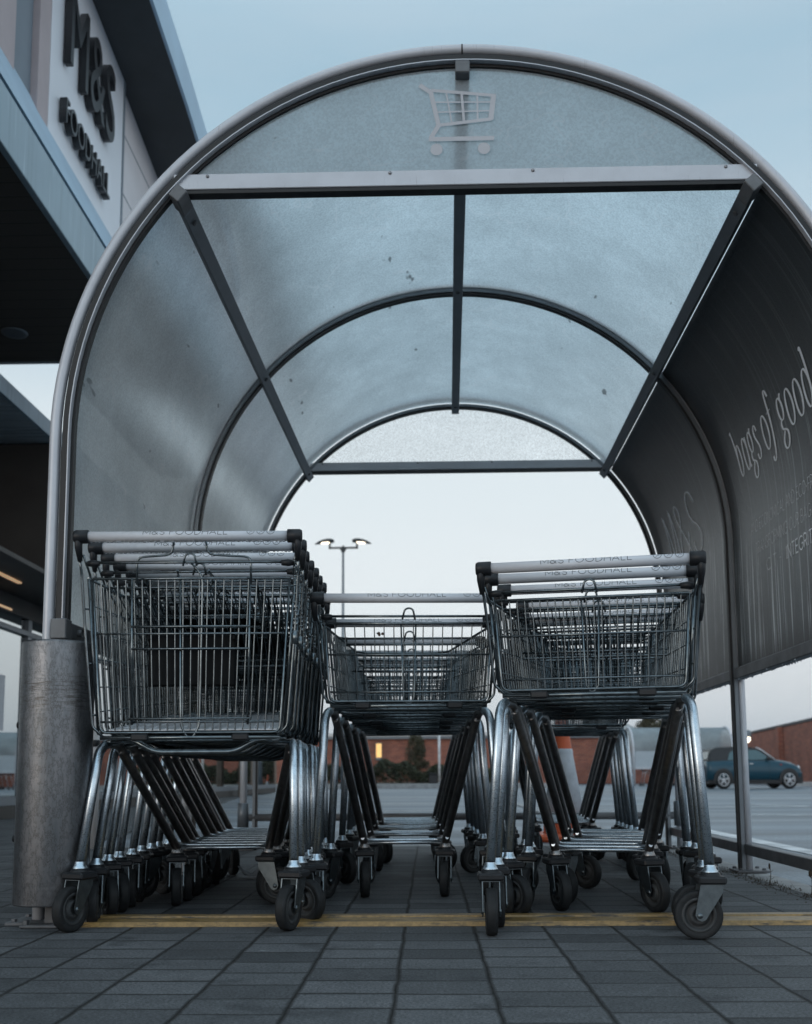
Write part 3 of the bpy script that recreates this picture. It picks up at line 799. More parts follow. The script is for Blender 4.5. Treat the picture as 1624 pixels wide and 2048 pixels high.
# ================================================================== trolleys
WHEEL_R = .0625
def castor(parent, x, y, rot, z0=.172):
    m = MB()
    m.cbox((-.036, -.036, z0 - .030), (.036, .036, z0 - .010), .005); m.lathe([(.027, z0 - .010), (.025, z0 - .002), (.0, z0 - .001)], 14)
    c = m.build('castor', 'black_plastic', parent, (x, y, 0)); c.rotation_euler = (0, 0, rot)
    m = MB()
    top = z0 - .031
    for sx_ in (-1, 1):
        poly = [(.028, top), (.026, top - .02), (-.020, .052), (-.030, .048), (-.040, .052), (-.046, .064), (-.034, top - .02), (-.030, top)]
        m.prism(poly, sx_ * .0215, sx_ * .0245, lambda u, v, w_: (w_, u, v))
        m.lathe([(.0, .0275 * sx_), (.006, .0272 * sx_), (.0075, .0246 * sx_)], 10, 'x', (0, -.034, WHEEL_R))
    m.cbox((-.0245, -.030, top - .002), (.0245, .028, top + .0012), .0008)
    m.build('fork', 'fork_steel', c)
    m = MB(); P_ = []
    Wd = .0155
    m.lathe([(.044, -Wd * .82), (.050, -Wd * .9), (.0575, -Wd * .98), (.0612, -Wd * .80), (.0625, -Wd * .4), (.0625, Wd * .4), (.0612, Wd * .80), (.0575, Wd * .98), (.050, Wd * .9), (.044, Wd * .82)], 36, 'x', (0, -.034, WHEEL_R))
    m.cur = 1
    for sx_ in (-1, 1):
        m.lathe([(.045, sx_ * Wd * .80), (.043, sx_ * Wd * .92), (.037, sx_ * Wd * .92), (.0355, sx_ * Wd * .35), (.027, sx_ * Wd * .30), (.024, sx_ * Wd * .95), (.016, sx_ * Wd * 1.0), (.013, sx_ * Wd * .7), (0, sx_ * Wd * .7)], 30, 'x', (0, -.034, WHEEL_R))
    m.build('wheel', ['rubber', 'hub_plastic'], c)
    return c

def make_trolley(kind):
    big = kind == 'deep'
    P = dict(hz=1.11, hh=.326, zt=1.0, zb=.55, hwt=.300, hwb=.268, ztf=.985, zbf=.655, ft=.205, fb=.175, yt0=.06, yb0=.09, ytf=.86, ybf=.80, legx=.302, legz=.515, legtop=.285, fx=.155, fy=.64) if big else \
        dict(hz=.988 if kind == 'fine' else .971, hh=.304, zt=.908 if kind == 'fine' else .902, zb=.655, hwt=.276, hwb=.256, ztf=.900, zbf=.685, ft=.172, fb=.150, yt0=.06, yb0=.09, ytf=.80, ybf=.74, legx=.287, legz=.625, legtop=.262, fx=.145, fy=.60)
    t = empty('deep_trolley' if big else 'shallow_trolley')
    def sp(u, v, s):
        return Vector((s * lerp(lerp(P['hwb'], P['fb'], u), lerp(P['hwt'], P['ft'], u), v), lerp(lerp(P['yb0'], P['ybf'], u), lerp(P['yt0'], P['ytf'], u), v), lerp(lerp(P['zb'], P['zbf'], u), lerp(P['zt'], P['ztf'], u), v)))
    m = MB(); rw = .0019
    m.tube(fillet([sp(0, 1, -1), sp(1, 1, -1), sp(1, 1, 1), sp(0, 1, 1)], .07, 5), .0042, 7)
    m.tube(fillet([sp(0, 0, -1), sp(1, 0, -1), sp(1, 0, 1), sp(0, 0, 1)], .03, 4), .0038, 6)
    nU = 26 if not big else 34
    for i in range(nU):
        u = (i + .4) / nU
        m.tube(fillet([sp(u, 1, -1), sp(u, 0, -1), sp(u, 0, 1), sp(u, 1, 1)], .018, 2), rw, 5, caps=False)
    for v in ((.22, .48, .74) if not big else (.14, .30, .48, .66, .83)):
        m.tube(fillet([sp(0, v, -1), sp(1, v, -1), sp(1, v, 1), sp(0, v, 1)], .05, 3), .0021, 5)
    for i in range(1, 14):
        f_ = i / 14 * 2 - 1
        a = Vector((f_ * P['hwb'], P['yb0'], P['zb'])); b = Vector((f_ * P['fb'], P['ybf'], P['zbf'])); c = Vector((f_ * P['ft'], P['ytf'], P['ztf']))
        m.tube(fillet([a, b, c], .02, 2), rw, 5, caps=False)
    # rear bottom bar, corner stanchions up to the handle
    zb = P['zb']
    for s in (-1, 1):
        m.tube(fillet([(s * (P['hh'] - .012), .014, P['hz'] - .055), (s * (P['hwt'] + .012), .032, P['zt'] + .01), (s * (P['hwt'] + .004), .05, lerp(P['zt'], zb, .3)), (s * (P['hwb'] + .012), .072, zb + .02), (s * (P['hwb'] - .02), .078, zb - .012)], .010, 3), .0042, 6)
        m.tube(fillet([(s * (P['hh'] - .020), .022, P['hz'] - .048), (s * (P['hwt'] - .004), .055, P['hz'] - .095), sp(.02, 1, s), sp(.03, .55, s)], .02, 3), .0036, 6)
        m.tube([sp(0, 1, s), sp(0, 0, s)], .0042, 6)
        for v in ((.25, .62) if not big else (.12, .45, .8)):
            p = sp(0, v, s); m.tube([p + Vector((s * .013, -.012, 0)), p], .003, 5)
    m.tube([(-P['hwb'] + .01, .078, zb - .012), (P['hwb'] - .01, .078, zb - .012)], .0058, 8)
    m.tube([(-P['hwb'] + .02, .15, zb - .018), (P['hwb'] - .02, .15, zb - .018)], .0055, 8)
    m.tube([(-P['hwb'] * .9, .36, zb - .004), (P['hwb'] * .9, .36, zb - .004)], .004, 6)
    zc = P['zt'] + (.018 if not big else .042)
    m.tube([(-P['hwt'] + .005, .036, zc), (P['hwt'] - .005, .036, zc)], .0042, 7)
    m.tube(fillet([(-.020, .030, zc - .012), (-.013, .026, zc + .018), (-.004, .026, zc + .024), (.006, .026, zc + .024), (.014, .026, zc + .018), (.020, .030, zc - .012)], .012, 3), .0030, 6)
    m.build('basket', 'wire', t)
    m = MB()
    for s in (-1, 1):
        m = MB(); m.lathe([(.0, 0), (.008, .001), (.0105, .02), (.008, .035), (0, .036)], 10, 'x', (s * (P['hwt'] - .02) - .018, .038, zc - .002)); m.build('hinge', 'black_plastic', t)
    m = MB()
    for x in (-.145, .145):
        m = MB(); m.cbox((x - .024, .066, zb - .021), (x + .024, .090, zb - .001), .004); m.build('clip', 'black_plastic', t)
    if big:
        m = MB(); V = []
        for u in (.06, .74):
            z = lerp(zb, P['zbf'], u) + .0045; hw = lerp(P['hwb'], P['fb'], u) - .012; y = lerp(P['yb0'], P['ybf'], u)
            V += [(-hw, y, z), (hw, y, z), (hw, y, z + .004), (-hw, y, z + .004)]
        m.add(V, [(0, 1, 2, 3), (4, 7, 6, 5), (0, 4, 5, 1), (1, 5, 6, 2), (2, 6, 7, 3), (3, 7, 4, 0)])
        for i in range(1, 12):
            f_ = i / 12 * 2 - 1
            m.tube([(f_ * lerp(P['hwb'], P['fb'], u), lerp(P['yb0'], P['ybf'], u), lerp(zb, P['zbf'], u) + .009) for u in (.065, .735)], .0012, 4)
        m.build('base_tray', 'tray_grey', t)
    # gate, hinged at the top bar
    H = P['zt'] - zb - .004; hw0, hw1 = P['hwt'] - .014, P['hwb'] - .010
    g = MB(); gy = .022
    def gp(x, d): return Vector((x * lerp(hw0, hw1, d), lerp(0, gy, d), -H * d))
    g.tube(fillet([gp(-1, 0), gp(-1, 1), gp(1, 1), gp(1, 0)], .022, 4), .0036, 6)
    g.tube([gp(-1, 0), gp(1, 0)], .0045, 7)
    rows = (.40, .88) if not big else (.72, .93)
    if not big:
        for d in rows: g.tube([gp(-1, d), gp(1, d)], .0032, 6)
        n = 17 if kind == 'shallow' else 25
        for i in range(1, n): g.tube([gp(i / n * 2 - 1, 0), gp(i / n * 2 - 1, .985)], .0019, 5, caps=False)
        g.tube([gp(-.09, .0), gp(-.07, .96), gp(-.02, 1.03), gp(.02, 1.03), gp(.07, .96), gp(.09, .0)], .0028, 5)
    else:
        for d, a in ((.315, .62), (.36, 1), (.46, .62), (.93, 1), (.91, .68)):
            g.tube([gp(-a, d) + Vector((0, -.006 * (a < 1), 0)), gp(a, d) + Vector((0, -.006 * (a < 1), 0))], .0034, 6)
        n = 24
        for i in range(1, n): g.tube([gp(i / n * 2 - 1, 0), gp(i / n * 2 - 1, .985)], .0023, 5, caps=False)
        for s in (-1, 1): g.tube([gp(s * .60, 0) + Vector((0, -.004, 0)), gp(s * .64, .95) + Vector((0, -.004, 0))], .0032, 6)
        g.tube(fillet([gp(-.115, -.02), gp(-.105, .96), gp(-.03, 1.03), gp(.03, 1.03), gp(.105, .96), gp(.115, -.02), gp(.0, -.10)], .03, 3), .0032, 6)
        # wire loop that carries the seat
        g.tube(fillet([(-.155, -.012, -.02), (-.155, -.015, .060), (-.052, -.020, .066), (-.047, -.026, .110), ], .02, 3), .0034, 6)
        g.tube(fillet([(.175, -.012, -.02), (.175, -.015, .060), (.050, -.020, .066), (.045, -.026, .110), ], .02, 3), .0034, 6)
    go = g.build('gate', 'wire', t, (0, P['yt0'] - .006, P['zt'] - .002))
    if big:
        m = MB(); m.cbox((-.128, .030, -H * .70), (.128, .044, -H * .355), .006)
        for x in (-.128, .118): m.cbox((x, .010, -H * .40), (x + .01, .030, -H * .36), .002)
        m.build('child_seat', 'seat_plastic', go)
    # handle
    m = MB(); inner = P['hh'] - .040
    m.tube([(-inner, 0, P['hz']), (inner, 0, P['hz'])], .0148, 20)
    hd = m.build('handle', 'handle_plastic', t)
    for s in (-1, 1):
        m = MB(); x0, x1 = s * (inner - .002), s * P['hh']
        m.lathe([(.0148, x0), (.0195, x0 + s * .001), (.0195, x1 - s * .006), (.016, x1), (0, x1 + s * .001)], 18, 'x', (0, 0, P['hz']))
        m.tube([(x1 - s * .013, -.002, P['hz']), (x1 - s * .012, .004, P['hz'] - .03), (x1 - s * .014, .016, P['hz'] - .068)], [.0150, .0135, .0085], 10, sx=.8)
        m.build('end_cap', 'black_plastic', hd)
    m = MB(); rr = .0148
    def hf(u, v, k):
        a = R(8) + v / rr; q = rr + .00035 + (k % 6) * .00003
        return (u, -cos(a) * q, P['hz'] + sin(a) * q)
    text_strokes(m, 'M&S FOODHALL', .019, -.126, .0015, hf, width=.240)
    for cx in (.180, .2085, .237):
        ribbon(m, [(cx + .0105 * cos(2 * pi * i / 24), .0105 + .0105 * sin(2 * pi * i / 24)) for i in range(25)], .0012, hf, 1)
        ribbon(m, [(cx - .004, .004), (cx + .001, .012), (cx + .005, .008)], .0012, hf, 2)
    m.build('lettering', 'print_ink', hd)
    if big:
        m = MB(); rr2 = random.Random(11)
        for i in range(46):
            x = -inner + .01 + i / 45 * (2 * inner - .02) + rr2.uniform(-.004, .004); r = rr2.uniform(.0020, .0036)
            m.lathe([(0, r * .6), (r * 1.5, 0), (r * 1.2, -r * .5), (0, -r * .9)], 7, 'z', (x, rr2.uniform(-.002, .002), P['hz'] - .0150))
        tag(m.build('water_drops', 'water', hd), kind='stuff')
    # tubular undercarriage
    for s in (-1, 1):
        m = MB(); lz = P['legz']
        full = fillet([(s * P['legx'], .07, .176), (s * (P['legtop'] + .004), .175, lz - .012), (s * (P['legtop'] - .006), .215, lz + .012), (s * (P['legtop'] - .02), .290, lz + .012), (s * (P['legtop'] - .028), .325, lz - .02), (s * P['fx'], P['fy'], .186)], .035, 4)
        cut = max(i for i, p in enumerate(full) if p.y < .235)
        m.tube(full[:cut + 2], .0138, 12)
        m.lathe([(.0137, .190), (.0165, .180), (.0215, .1725), (.0215, .170), (0, .170)], 14, 'z', (s * P['legx'], .07, 0))
        fr = m.build('side_frame', 'galvanised', t)
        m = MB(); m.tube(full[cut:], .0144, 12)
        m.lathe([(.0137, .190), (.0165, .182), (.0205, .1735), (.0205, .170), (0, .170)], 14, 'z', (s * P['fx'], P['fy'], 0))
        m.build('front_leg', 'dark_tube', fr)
    m = MB(); fz = .188
    m.tube([(-P['fx'], P['fy'], fz), (P['fx'], P['fy'], fz)], .0068, 8)
    m.tube(fillet([(-P['fx'] - .006, P['fy'] - .03, fz + .018), (-P['fx'] + .01, P['fy'] + .055, fz + .006), (P['fx'] - .01, P['fy'] + .055, fz + .006), (P['fx'] + .006, P['fy'] - .03, fz + .018)], .03, 3), .0062, 8)
    m.build('front_bar', 'galvanised', t)
    if big:
        m = MB(); q = fillet([(-P['legtop'] + .005, .215, .527), (-.165, .11, .534), (-.115, .11, .497), (.130, .11, .497), (.180, .11, .534), (P['legtop'] - .005, .215, .527)], .035, 4)
        m.tube(q, .0098, 10); m.build('cross_tube', 'wire', t)
        m = MB(); rr2 = random.Random(4)
        for i in range(16):
            x = P['hh'] - .022 + .004 * (i % 2); z = P['hz'] - .06 - i * .0125
            m.lathe([(.0015, -.006), (.0036, -.003), (.0036, .003), (.0015, .006)], 6, 'z' if i % 2 else 'x', (x, .03 + i * .0012, z))
        m.lathe([(0, .04), (.010, .038), (.008, .02), (.010, .0), (0, -.002)], 10, 'z', (P['hh'] - .024, .055, P['hz'] - .305))
        m.build('coin_lock_chain', 'wire', t)
    for s in (-1, 1):
        castor(t, s * P['legx'], .07, 0); castor(t, s * P['fx'], P['fy'], 0)
    return t
protoS = make_trolley('shallow'); protoF = make_trolley('fine'); protoD = make_trolley('deep')
trees = tree_of(None)
used = set(); RT = random.Random(21)
def place(proto, x, y, rz, label, group, gate=0, cast=None, scale=1, cat='trolley'):
    if proto.name in used: o = copy_tree(proto, None, trees)
    else: o = proto; used.add(proto.name)
    rz += R(RT.gauss(0, .7)) if gate else 0
    o.location = (x, y, 0); o.rotation_euler = (0, R(RT.gauss(0, .22)) if gate else 0, rz); tag(o, label, cat, group)
    cs = [c for c in bpy.data.objects if c.parent == o and c.name.startswith('castor')] 
    # order: rear left, front left, rear right, front right
    cs.sort(key=lambda c: (c.location.x, c.location.y))
    cs = sorted(cs, key=lambda c: (c.location.y > .3, c.location.x))   # rl rr fl fr
    for i, c in enumerate(cs):
        c.rotation_euler = (0, 0, R(cast[i]) if cast else R(RT.gauss(0, 28)))
    for c in bpy.data.objects:
        if c.parent == o and c.name.startswith('gate'): c.rotation_euler = (R(gate + (RT.gauss(0, 4) if gate else 0)), 0, 0)
    return o
ORD = ['frontmost', 'second', 'third', 'fourth', 'fifth', 'sixth', 'seventh', 'eighth', 'ninth', 'tenth', 'eleventh']
GA = 'deep trolleys nested beside the steel cylinder'
for i, dy in enumerate((0, .135, .285, .41, .535, .66, .785, .91, 1.06)):
    yaw = R(1.5)
    lab = 'frontmost deep wire trolley of the tall nest, its seat gate hanging down' if i == 0 else '%s deep wire trolley from the front of the tall nest by the steel cylinder' % ORD[i]
    if i == 8: lab = 'last deep wire trolley at the shelter end of the tall nest'
    place(protoD, -.679 - dy * sin(yaw) + RT.uniform(-.004, .004), 2.79 + dy, yaw, lab, GA, 0 if i == 0 else 64, (-22, -18, 12, 75) if i == 0 else None)
GB = 'shallow trolleys nested in the middle of the shelter'
for i, yy in enumerate((3.05, 3.55, 4.05, 4.45, 4.72, 4.95)):
    lab = 'frontmost shallow trolley of the middle nest, a dead leaf on the one behind it' if i == 0 else '%s shallow trolley from the front of the middle nest' % ORD[i]
    place(protoS, -.055 - (yy - 3.05) * .01 + RT.uniform(-.006, .006), yy, R(3.0), lab, GB, 0 if i == 0 else (8, 14, 30, 50, 55)[i - 1], (2, 3, 4, -8) if i == 0 else None)
GC = 'shallow trolleys nested beside the dark advert panels'
for i, (dy, dx) in enumerate(((0, 0), (.155, .030), (.335, .075), (.62, .165), (.87, .195), (.97, .19))):
    lab = 'frontmost shallow trolley of the skewed nest beside the dark advert, one castor turned sideways' if i == 0 else '%s shallow trolley from the front of the skewed nest beside the dark advert' % ORD[i]
    yaw = R(-11)
    place(protoF, .435 + dx, 2.65 + dy, yaw, lab, GC, 0 if i == 0 else 55, (10, -82, 25, 30) if i == 0 else ((10, -72, 40, 20) if i == 1 else None))
GD = 'shallow trolleys nested at the back of the shelter'
for i, dy in enumerate((0, .15, .31, .46, .62)):
    lab = '%s shallow trolley of the short nest at the back by the traffic cone' % ORD[i]
    place(protoF, .655 + dy * .06, 4.58 + dy, R(-3), lab, GD, 0 if i == 0 else 55)
# dead leaf and litter
m = MB(); rl = random.Random(2)
for i in range(9):
    a = rl.uniform(0, 6.28); q = Vector((cos(a), rl.uniform(-.3, .3), sin(a) * .6)) * rl.uniform(.010, .020)
    n_ = Vector((-q.z, .004, q.x)) * .35
    m.add([Vector((0, 0, 0)), q * .5 + n_, q, q * .5 - n_ + Vector((0, .002, .002))], [(0, 1, 2, 3)])
o = m.build('dead_leaf', 'dry_leaf'); o.location = (-.168, 3.585, .936); tag(o, 'curled brown dead leaf caught on the wire bar of a middle nest trolley', 'leaf')
m = MB(); rl = random.Random(9); n_ = 6; V = []
for i in range(n_):
    for j in range(n_): V.append((i * .024 + rl.uniform(-.006, .006), j * .018 + rl.uniform(-.006, .006), .006 + abs(rl.gauss(0, .012)) + (.03 if i == 0 else 0)))
m.add(V, [(i * n_ + j, (i + 1) * n_ + j, (i + 1) * n_ + j + 1, i * n_ + j + 1) for i in range(n_ - 1) for j in range(n_ - 1)])
o = m.build('paper_scrap', 'paper'); o.location = (-.80, 4.25, 0); tag(o, 'crumpled scrap of pale paper on the paving under the tall nest', 'litter')

# ================================================================== steel cylinder beside the shelter
b = empty('litter_bin', (-1.095, 2.93, 0), 0, 'scuffed brushed steel cylinder on a short foot beside the shelter leg', 'litter bin')
m = MB(); m.lathe([(.100, .066), (.1035, .066), (.1045, .07), (.1045, .816), (.1035, .822), (.100, .822), (.098, .815), (.098, .072)], 64)
m.build('body', 'brushed_steel', b)
m = MB(); m.lathe([(.098, .70), (.0, .70)], 32); m.lathe([(.098, .075), (.0, .074)], 32); m.build('liner', 'black_plastic', b)
m = MB(); m.cbox((-.012, -.012, .010), (.028, .028, .10), .002); m.cbox((-.07, -.05, .001), (.09, .07, .010), .003)
for bx, by in ((-.055, -.035), (.075, -.035)): m.lathe([(.010, .010), (.010, .022), (0, .024)], 6, 'z', (bx, by, 0), False)
m.build('foot', 'dark_steel', b)
m = MB()
for zz in (.58, .25): m.lathe([(0, -.118), (.010, -.116), (.012, -.106), (.012, -.103)], 10, 'x', (0, 0, zz)); 
m.build('knob', 'black_plastic', b)

# ================================================================== store
ST = empty('food_store', (-4, 8, 0), 0, 'pale panelled food store with a dark boarded canopy and an overhanging roof', 'building')
def B(name, mat, boxes, parent=ST, c=.004):
    m = MB()
    for lo, hi in boxes: m.cbox(lo, hi, c)
    o = m.build(name, mat, parent)
    if parent is ST: o.location = (4, -8, 0)
    return o
B('wall', 'white_wall', [((-3.15, 8.255, 3.95), (-2.70, 11.4, 7.2)), ((-3.9, 4.6, 4.40), (-2.72, 7.96, 7.2))])
B('wall_joint', 'grey_wall', [((-2.74, 8.212, 4.4), (-2.655, 8.25, 6.9)), ((-2.71, 8.26, 5.64), (-2.697, 11.38, 5.652)), ((-2.71, 8.26, 6.20), (-2.697, 11.38, 6.212)), ((-2.71, 9.5, 4.4), (-2.697, 9.512, 6.7))], c=.001)
B('wall_strip', 'pink_wall', [((-2.72, 6.355, 4.45), (-2.66, 6.545, 6.95)), ((-2.72, 4.4, 4.45), (-2.66, 5.97, 6.95))])
B('wall_recess', 'grey_wall', [((-2.76, 5.971, 4.45), (-2.712, 6.354, 6.95))])
prof_y = [(4.0, 6.92), (6.0, 6.78), (7.35, 6.68), (8.5, 6.595), (9.45, 6.49), (10.6, 6.35), (11.6, 6.20)]
xo = [-2.24, -2.22, -2.20, -2.19, -2.19, -2.22, -2.28]
m = MB(); rings = [[(-4.2, y, z), (x, y, z), (x, y, z + .10), (-4.2, y, z + .10)] for (y, z), x in zip(prof_y, xo)]
m.loft(rings, closed=True, smooth=False); o = m.build('roof', 'roof_under', ST); o.location = (4, -8, 0)
m = MB(); rings = [[(x + .002, y, z - .01), (x + .03, y, z - .01), (x + .03, y, z + .34), (x + .002, y, z + .34)] for (y, z), x in zip(prof_y, xo)]
m.loft(rings, closed=True, smooth=False); m.build('fascia', 'fascia_light', o)
# near canopy
cn = B('canopy', 'soffit_boards', [((-8.5, 1.0, 3.89), (-2.345, 7.94, 3.93))])
m = MB(); m.cbox((-2.343, 1.0, 3.88), (-2.30, 7.97, 4.225), .004)
m.cbox((-8.5, 7.942, 3.88), (-2.345, 7.97, 4.4), .004); m.build('fascia', 'fascia_metal', cn)
m = MB(); m.cbox((-2.40, 1.0, 4.23), (-2.35, 7.96, 4.275), .002); m.build('gutter', 'gasket', cn)
m = MB(); m.prism([(-2.315, 4.278), (-2.715, 5.13), (-2.75, 5.08), (-2.42, 4.278)], 1.0, 7.965, lambda u, v, w_: (u, w_, v)); m.build('flashing', 'fascia_light', cn)
m = MB(); m.lathe([(0, 3.882), (.07, 3.880), (.095, 3.878), (.10, 3.8895)], 24, 'z', (-3.2, 7.39, 0)); m.build('downlight', 'frame_grey', cn)
m = MB(); m.cbox((-8.5, 1.0, 3.935), (-2.72, 7.93, 4.39), .01); m.build('roof', 'grey_wall', cn)
# second canopy further along with a pale ribbed underside
c2 = B('canopy', 'ribbed_panel', [((-9, 8.0, 3.835), (-3.785, 9.80, 3.86))])
m = MB(); m.cbox((-3.783, 8.0, 3.83), (-3.75, 30, 3.99), .004); m.build('fascia', 'fascia_metal', c2)
m = MB(); m.cbox((-9, 8.0, 3.865), (-3.786, 30, 3.97), .01); m.build('roof', 'grey_wall', c2)
B('bulkhead', 'dark_wall', [((-9, 9.81, 2.455), (-3.80, 30, 3.83))])
B('strip_light', 'strip_glow', [((-4.225, 8.6, 2.432), (-4.18, 10.08, 2.449))], c=.002)
B('soffit', 'dark_wall', [((-9.0, 4.0, 2.45), (-3.80, 9.80, 2.50)), ((-4.66, 2.0, 2.245), (-4.56, 30, 2.449))])
B('strip_light', 'strip_glow', [((-4.558, 9.6, 2.262), (-4.545, 10.73, 2.284))], c=.002)
# glazing
B('window', 'frame_grey', [((-4.66, 2.0, 2.05), (-4.56, 30, 2.11)), ((-4.66, 2.0, .14), (-4.56, 30, .24)), ((-4.66, 11.24, .242), (-4.56, 11.34, 2.048)), ((-4.66, 11.24, 2.112), (-4.56, 11.34, 2.243)), ((-4.66, 8.0, .242), (-4.56, 8.08, 2.048)), ((-4.66, 14.6, .242), (-4.56, 14.68, 2.048)), ((-4.66, 14.6, 2.112), (-4.56, 14.68, 2.243))])
wn = [x for x in bpy.data.objects if x.name.startswith('window')][-1]
for y0, y1 in ((2, 7.98), (8.09, 11.23), (11.35, 14.59), (14.69, 30)):
    m = MB(); m.box((-4.615, y0, .245), (-4.605, y1, 2.045)); m.build('pane', 'store_glass', wn)
    m = MB(); m.box((-4.615, y0, 2.115), (-4.605, y1, 2.24)); m.build('pane', 'store_glass', wn)
m = MB(); m.box((-4.603, 9.4, .95), (-4.60, 10.75, 1.55)); m.build('notice', 'sticker_grey', wn)
B('plinth', 'dark_wall', [((-4.7, 2.0, .001), (-4.55, 30, .139))])
B('rear_wall', 'dark_wall', [((-9.2, 1.0, 0), (-9.05, 30, 4.3)), ((-9.05, 29.9, .0), (-4.72, 30, 2.24))])
# brick end block beyond
BK = empty('brick_end_block', (-9, 33, 0), 0, 'low red brick block with a pale rendered edge beyond the store windows', 'building')
def B2(name, mat, boxes):
    m = MB()
    for lo, hi in boxes: m.cbox(lo, hi, .01)
    o = m.build(name, mat, BK); o.location = (9, -33, 0); return o
B2('wall', 'brick', [((-9.85, 33, 0), (-7.8, 38, 4.4))]); B2('rendered_edge', 'pale_render', [((-10.35, 32.9, 0), (-9.86, 38, 4.6))]); B2('coping', 'frame_grey', [((-9.9, 32.95, 4.41), (-7.7, 38.05, 4.55))])

# store sign
SG = empty('store_sign', (-2.66, 7.05, 4.7), 0, 'white store sign board with raised dark letters high on the wall', 'sign')
m = MB(); m.cbox((-.05, -.49, .25), (.0, 1.155, 2.25), .004); m.build('board', 'sign_white', SG)
def font_mesh(txt, height, width, depth, name, parent, loc, edge=.008):
    cu = bpy.data.curves.new('sign_text', 'FONT'); cu.body = txt; cu.size = 1; cu.extrude = .5; cu.resolution_u = 5
    ob = bpy.data.objects.new('sign_text', cu); COL.objects.link(ob)
    bpy.context.view_layer.update()
    dg = bpy.context.evaluated_depsgraph_get(); me = bpy.data.meshes.new_from_object(ob.evaluated_get(dg))
    xs = [v.co.x for v in me.vertices]; ys = [v.co.y for v in me.vertices]
    sx_ = width / (max(xs) - min(xs)); sy_ = height / (max(ys) - min(ys)); x0 = min(xs); y0 = min(ys)
    for v in me.vertices:
        x, y, z = v.co; v.co = ((z + .5) * depth, (x - x0) * sx_, (y - y0) * sy_)
    bpy.data.objects.remove(ob)
    o = bpy.data.objects.new(name, me); COL.objects.link(o); o.parent = parent; o.location = loc
    return o, me
for txt, hgt, wd, loc in (('M&S', .665, 1.03, (.010, -.28, .985)), ('FOODHALL', .195, 1.0, (.010, -.325, .483))):
    o, me = font_mesh(txt, hgt, wd, .055, 'lettering', SG, loc)
    me.materials.clear(); me.materials.append(MATS['sign_black']); me.materials.append(MATS['sign_edge'])
    bm = bmesh.new(); bm.from_mesh(me)
    fr = [f for f in bm.faces if f.normal.x > .9]
    bmesh.ops.dissolve_limit(bm, angle_limit=.01, verts=bm.verts, edges=bm.edges)
    fr = [f for f in bm.faces if f.normal.x > .9]
    try:
        r = bmesh.ops.inset_region(bm, faces=fr, thickness=.012 if hgt > .3 else .005, depth=0, use_even_offset=True)
        for f in r['faces']: f.material_index = 1
    except Exception: pass
    bm.to_mesh(me); bm.free()

# ================================================================== far things
# long brick building with a flat roof behind the planting bed
FB = empty('brick_building', (2, 58, 0), 0, 'long flat roofed red brick building across the car park', 'building')
def B3(name, mat, boxes, par=FB, off=(-2, -58, 0)):
    m = MB()
    for lo, hi in boxes: m.cbox(lo, hi, .01)
    o = m.build(name, mat, par); o.location = off; return o
B3('wall', 'brick', [((-14, 58, 0), (17.6, 64, 2.62))]); B3('roof', 'frame_grey', [((-14.2, 57.8, 2.63), (17.6, 64, 2.78))]); B3('roof_edge', 'pale_render', [((-14.2, 57.76, 2.785), (10.5, 64, 2.98))])
wd = B3('window', 'frame_grey', [((-3.02, 57.93, 1.42), (-2.66, 57.99, 2.42))])
m = MB(); m.cbox((-2.99, 57.92, 1.58), (-2.69, 57.928, 2.38), .002); m.build('pane', 'warm_window', wd)
wl = empty('wall_lamp', (-4.75, 57.8, 1.9), 0, 'small lit wall lamp on the brick building behind the middle nest', 'lamp')
m = MB(); m.lathe([(0, -.02), (.09, .0), (.13, .22), (.09, .32), (0, .34)], 14); m.build('globe', 'lamp_glow', wl)
m = MB(); m.cbox((-.05, .06, .05), (.05, .19, .25), .01); m.build('bracket', 'lamp_black', wl)
# retaining wall running up the right
RW = empty('brick_wall', (18.0, 57, 0), 0, 'dark coped red brick wall running behind the blue car', 'wall')
def wall_run(x0, y0, x1, y1, h, t=.3):
    d = Vector((x1 - x0, y1 - y0)); L_ = d.length; ang = atan2(d.y, d.x)
    Mx = Matrix.Rotation(ang, 4, 'Z'); return L_, ang
L_, ang = wall_run(17.7, 57.9, 15.6, 40.5, 2.7)
m = MB(); m.cbox((0, 0, 0), (L_, .3, 2.62), .01); o = m.build('brickwork', 'brick', RW); o.location = (-.3, .9, 0); o.rotation_euler = (0, 0, ang)
m = MB(); m.cbox((-.02, -.05, 2.625), (L_ + .02, .35, 2.74), .01); o2 = m.build('coping', 'roof_under', RW); o2.location = (-.3, .9, 0); o2.rotation_euler = (0, 0, ang)
m = MB(); m.cbox((L_ - .55, .305, 0), (L_ - .05, .55, 2.62), .01); m.cbox((L_ - 6.3, -.24, 0), (L_ - 5.9, -.003, 2.62), .01)
o3 = m.build('pier', 'brick', RW); o3.location = (-.3, .9, 0); o3.rotation_euler = (0, 0, ang)
m = MB(); m.cbox((15.62, 40.3, 0), (24, 40.6, 2.70), .01); o4 = m.build('brickwork', 'brick', RW); o4.location = (-18, -57, 0)
m = MB(); m.cbox((15.5, 40.25, 2.71), (24, 40.65, 2.82), .01); o4 = m.build('coping', 'roof_under', RW); o4.location = (-18, -57, 0)
# lamp post with a lit lantern in front of that wall
PL = empty('post_lamp', (13.05, 41.5, 0), 0, 'thin post lamp with a lit lantern behind the blue car', 'lamp')
m = MB(); m.tube([(0, 0, 0), (0, 0, 1.75)], .028, 8); m.build('post', 'frame_grey', PL)
m = MB(); m.lathe([(0, 1.75), (.12, 1.76), (.20, 1.86), (.19, 1.98)], 16); m.build('globe', 'lamp_glow', PL)
m = MB(); m.lathe([(.24, 1.985), (.24, 2.10), (.20, 2.26), (0, 2.28)], 16); m.build('lamp_cap', 'frame_grey', PL)
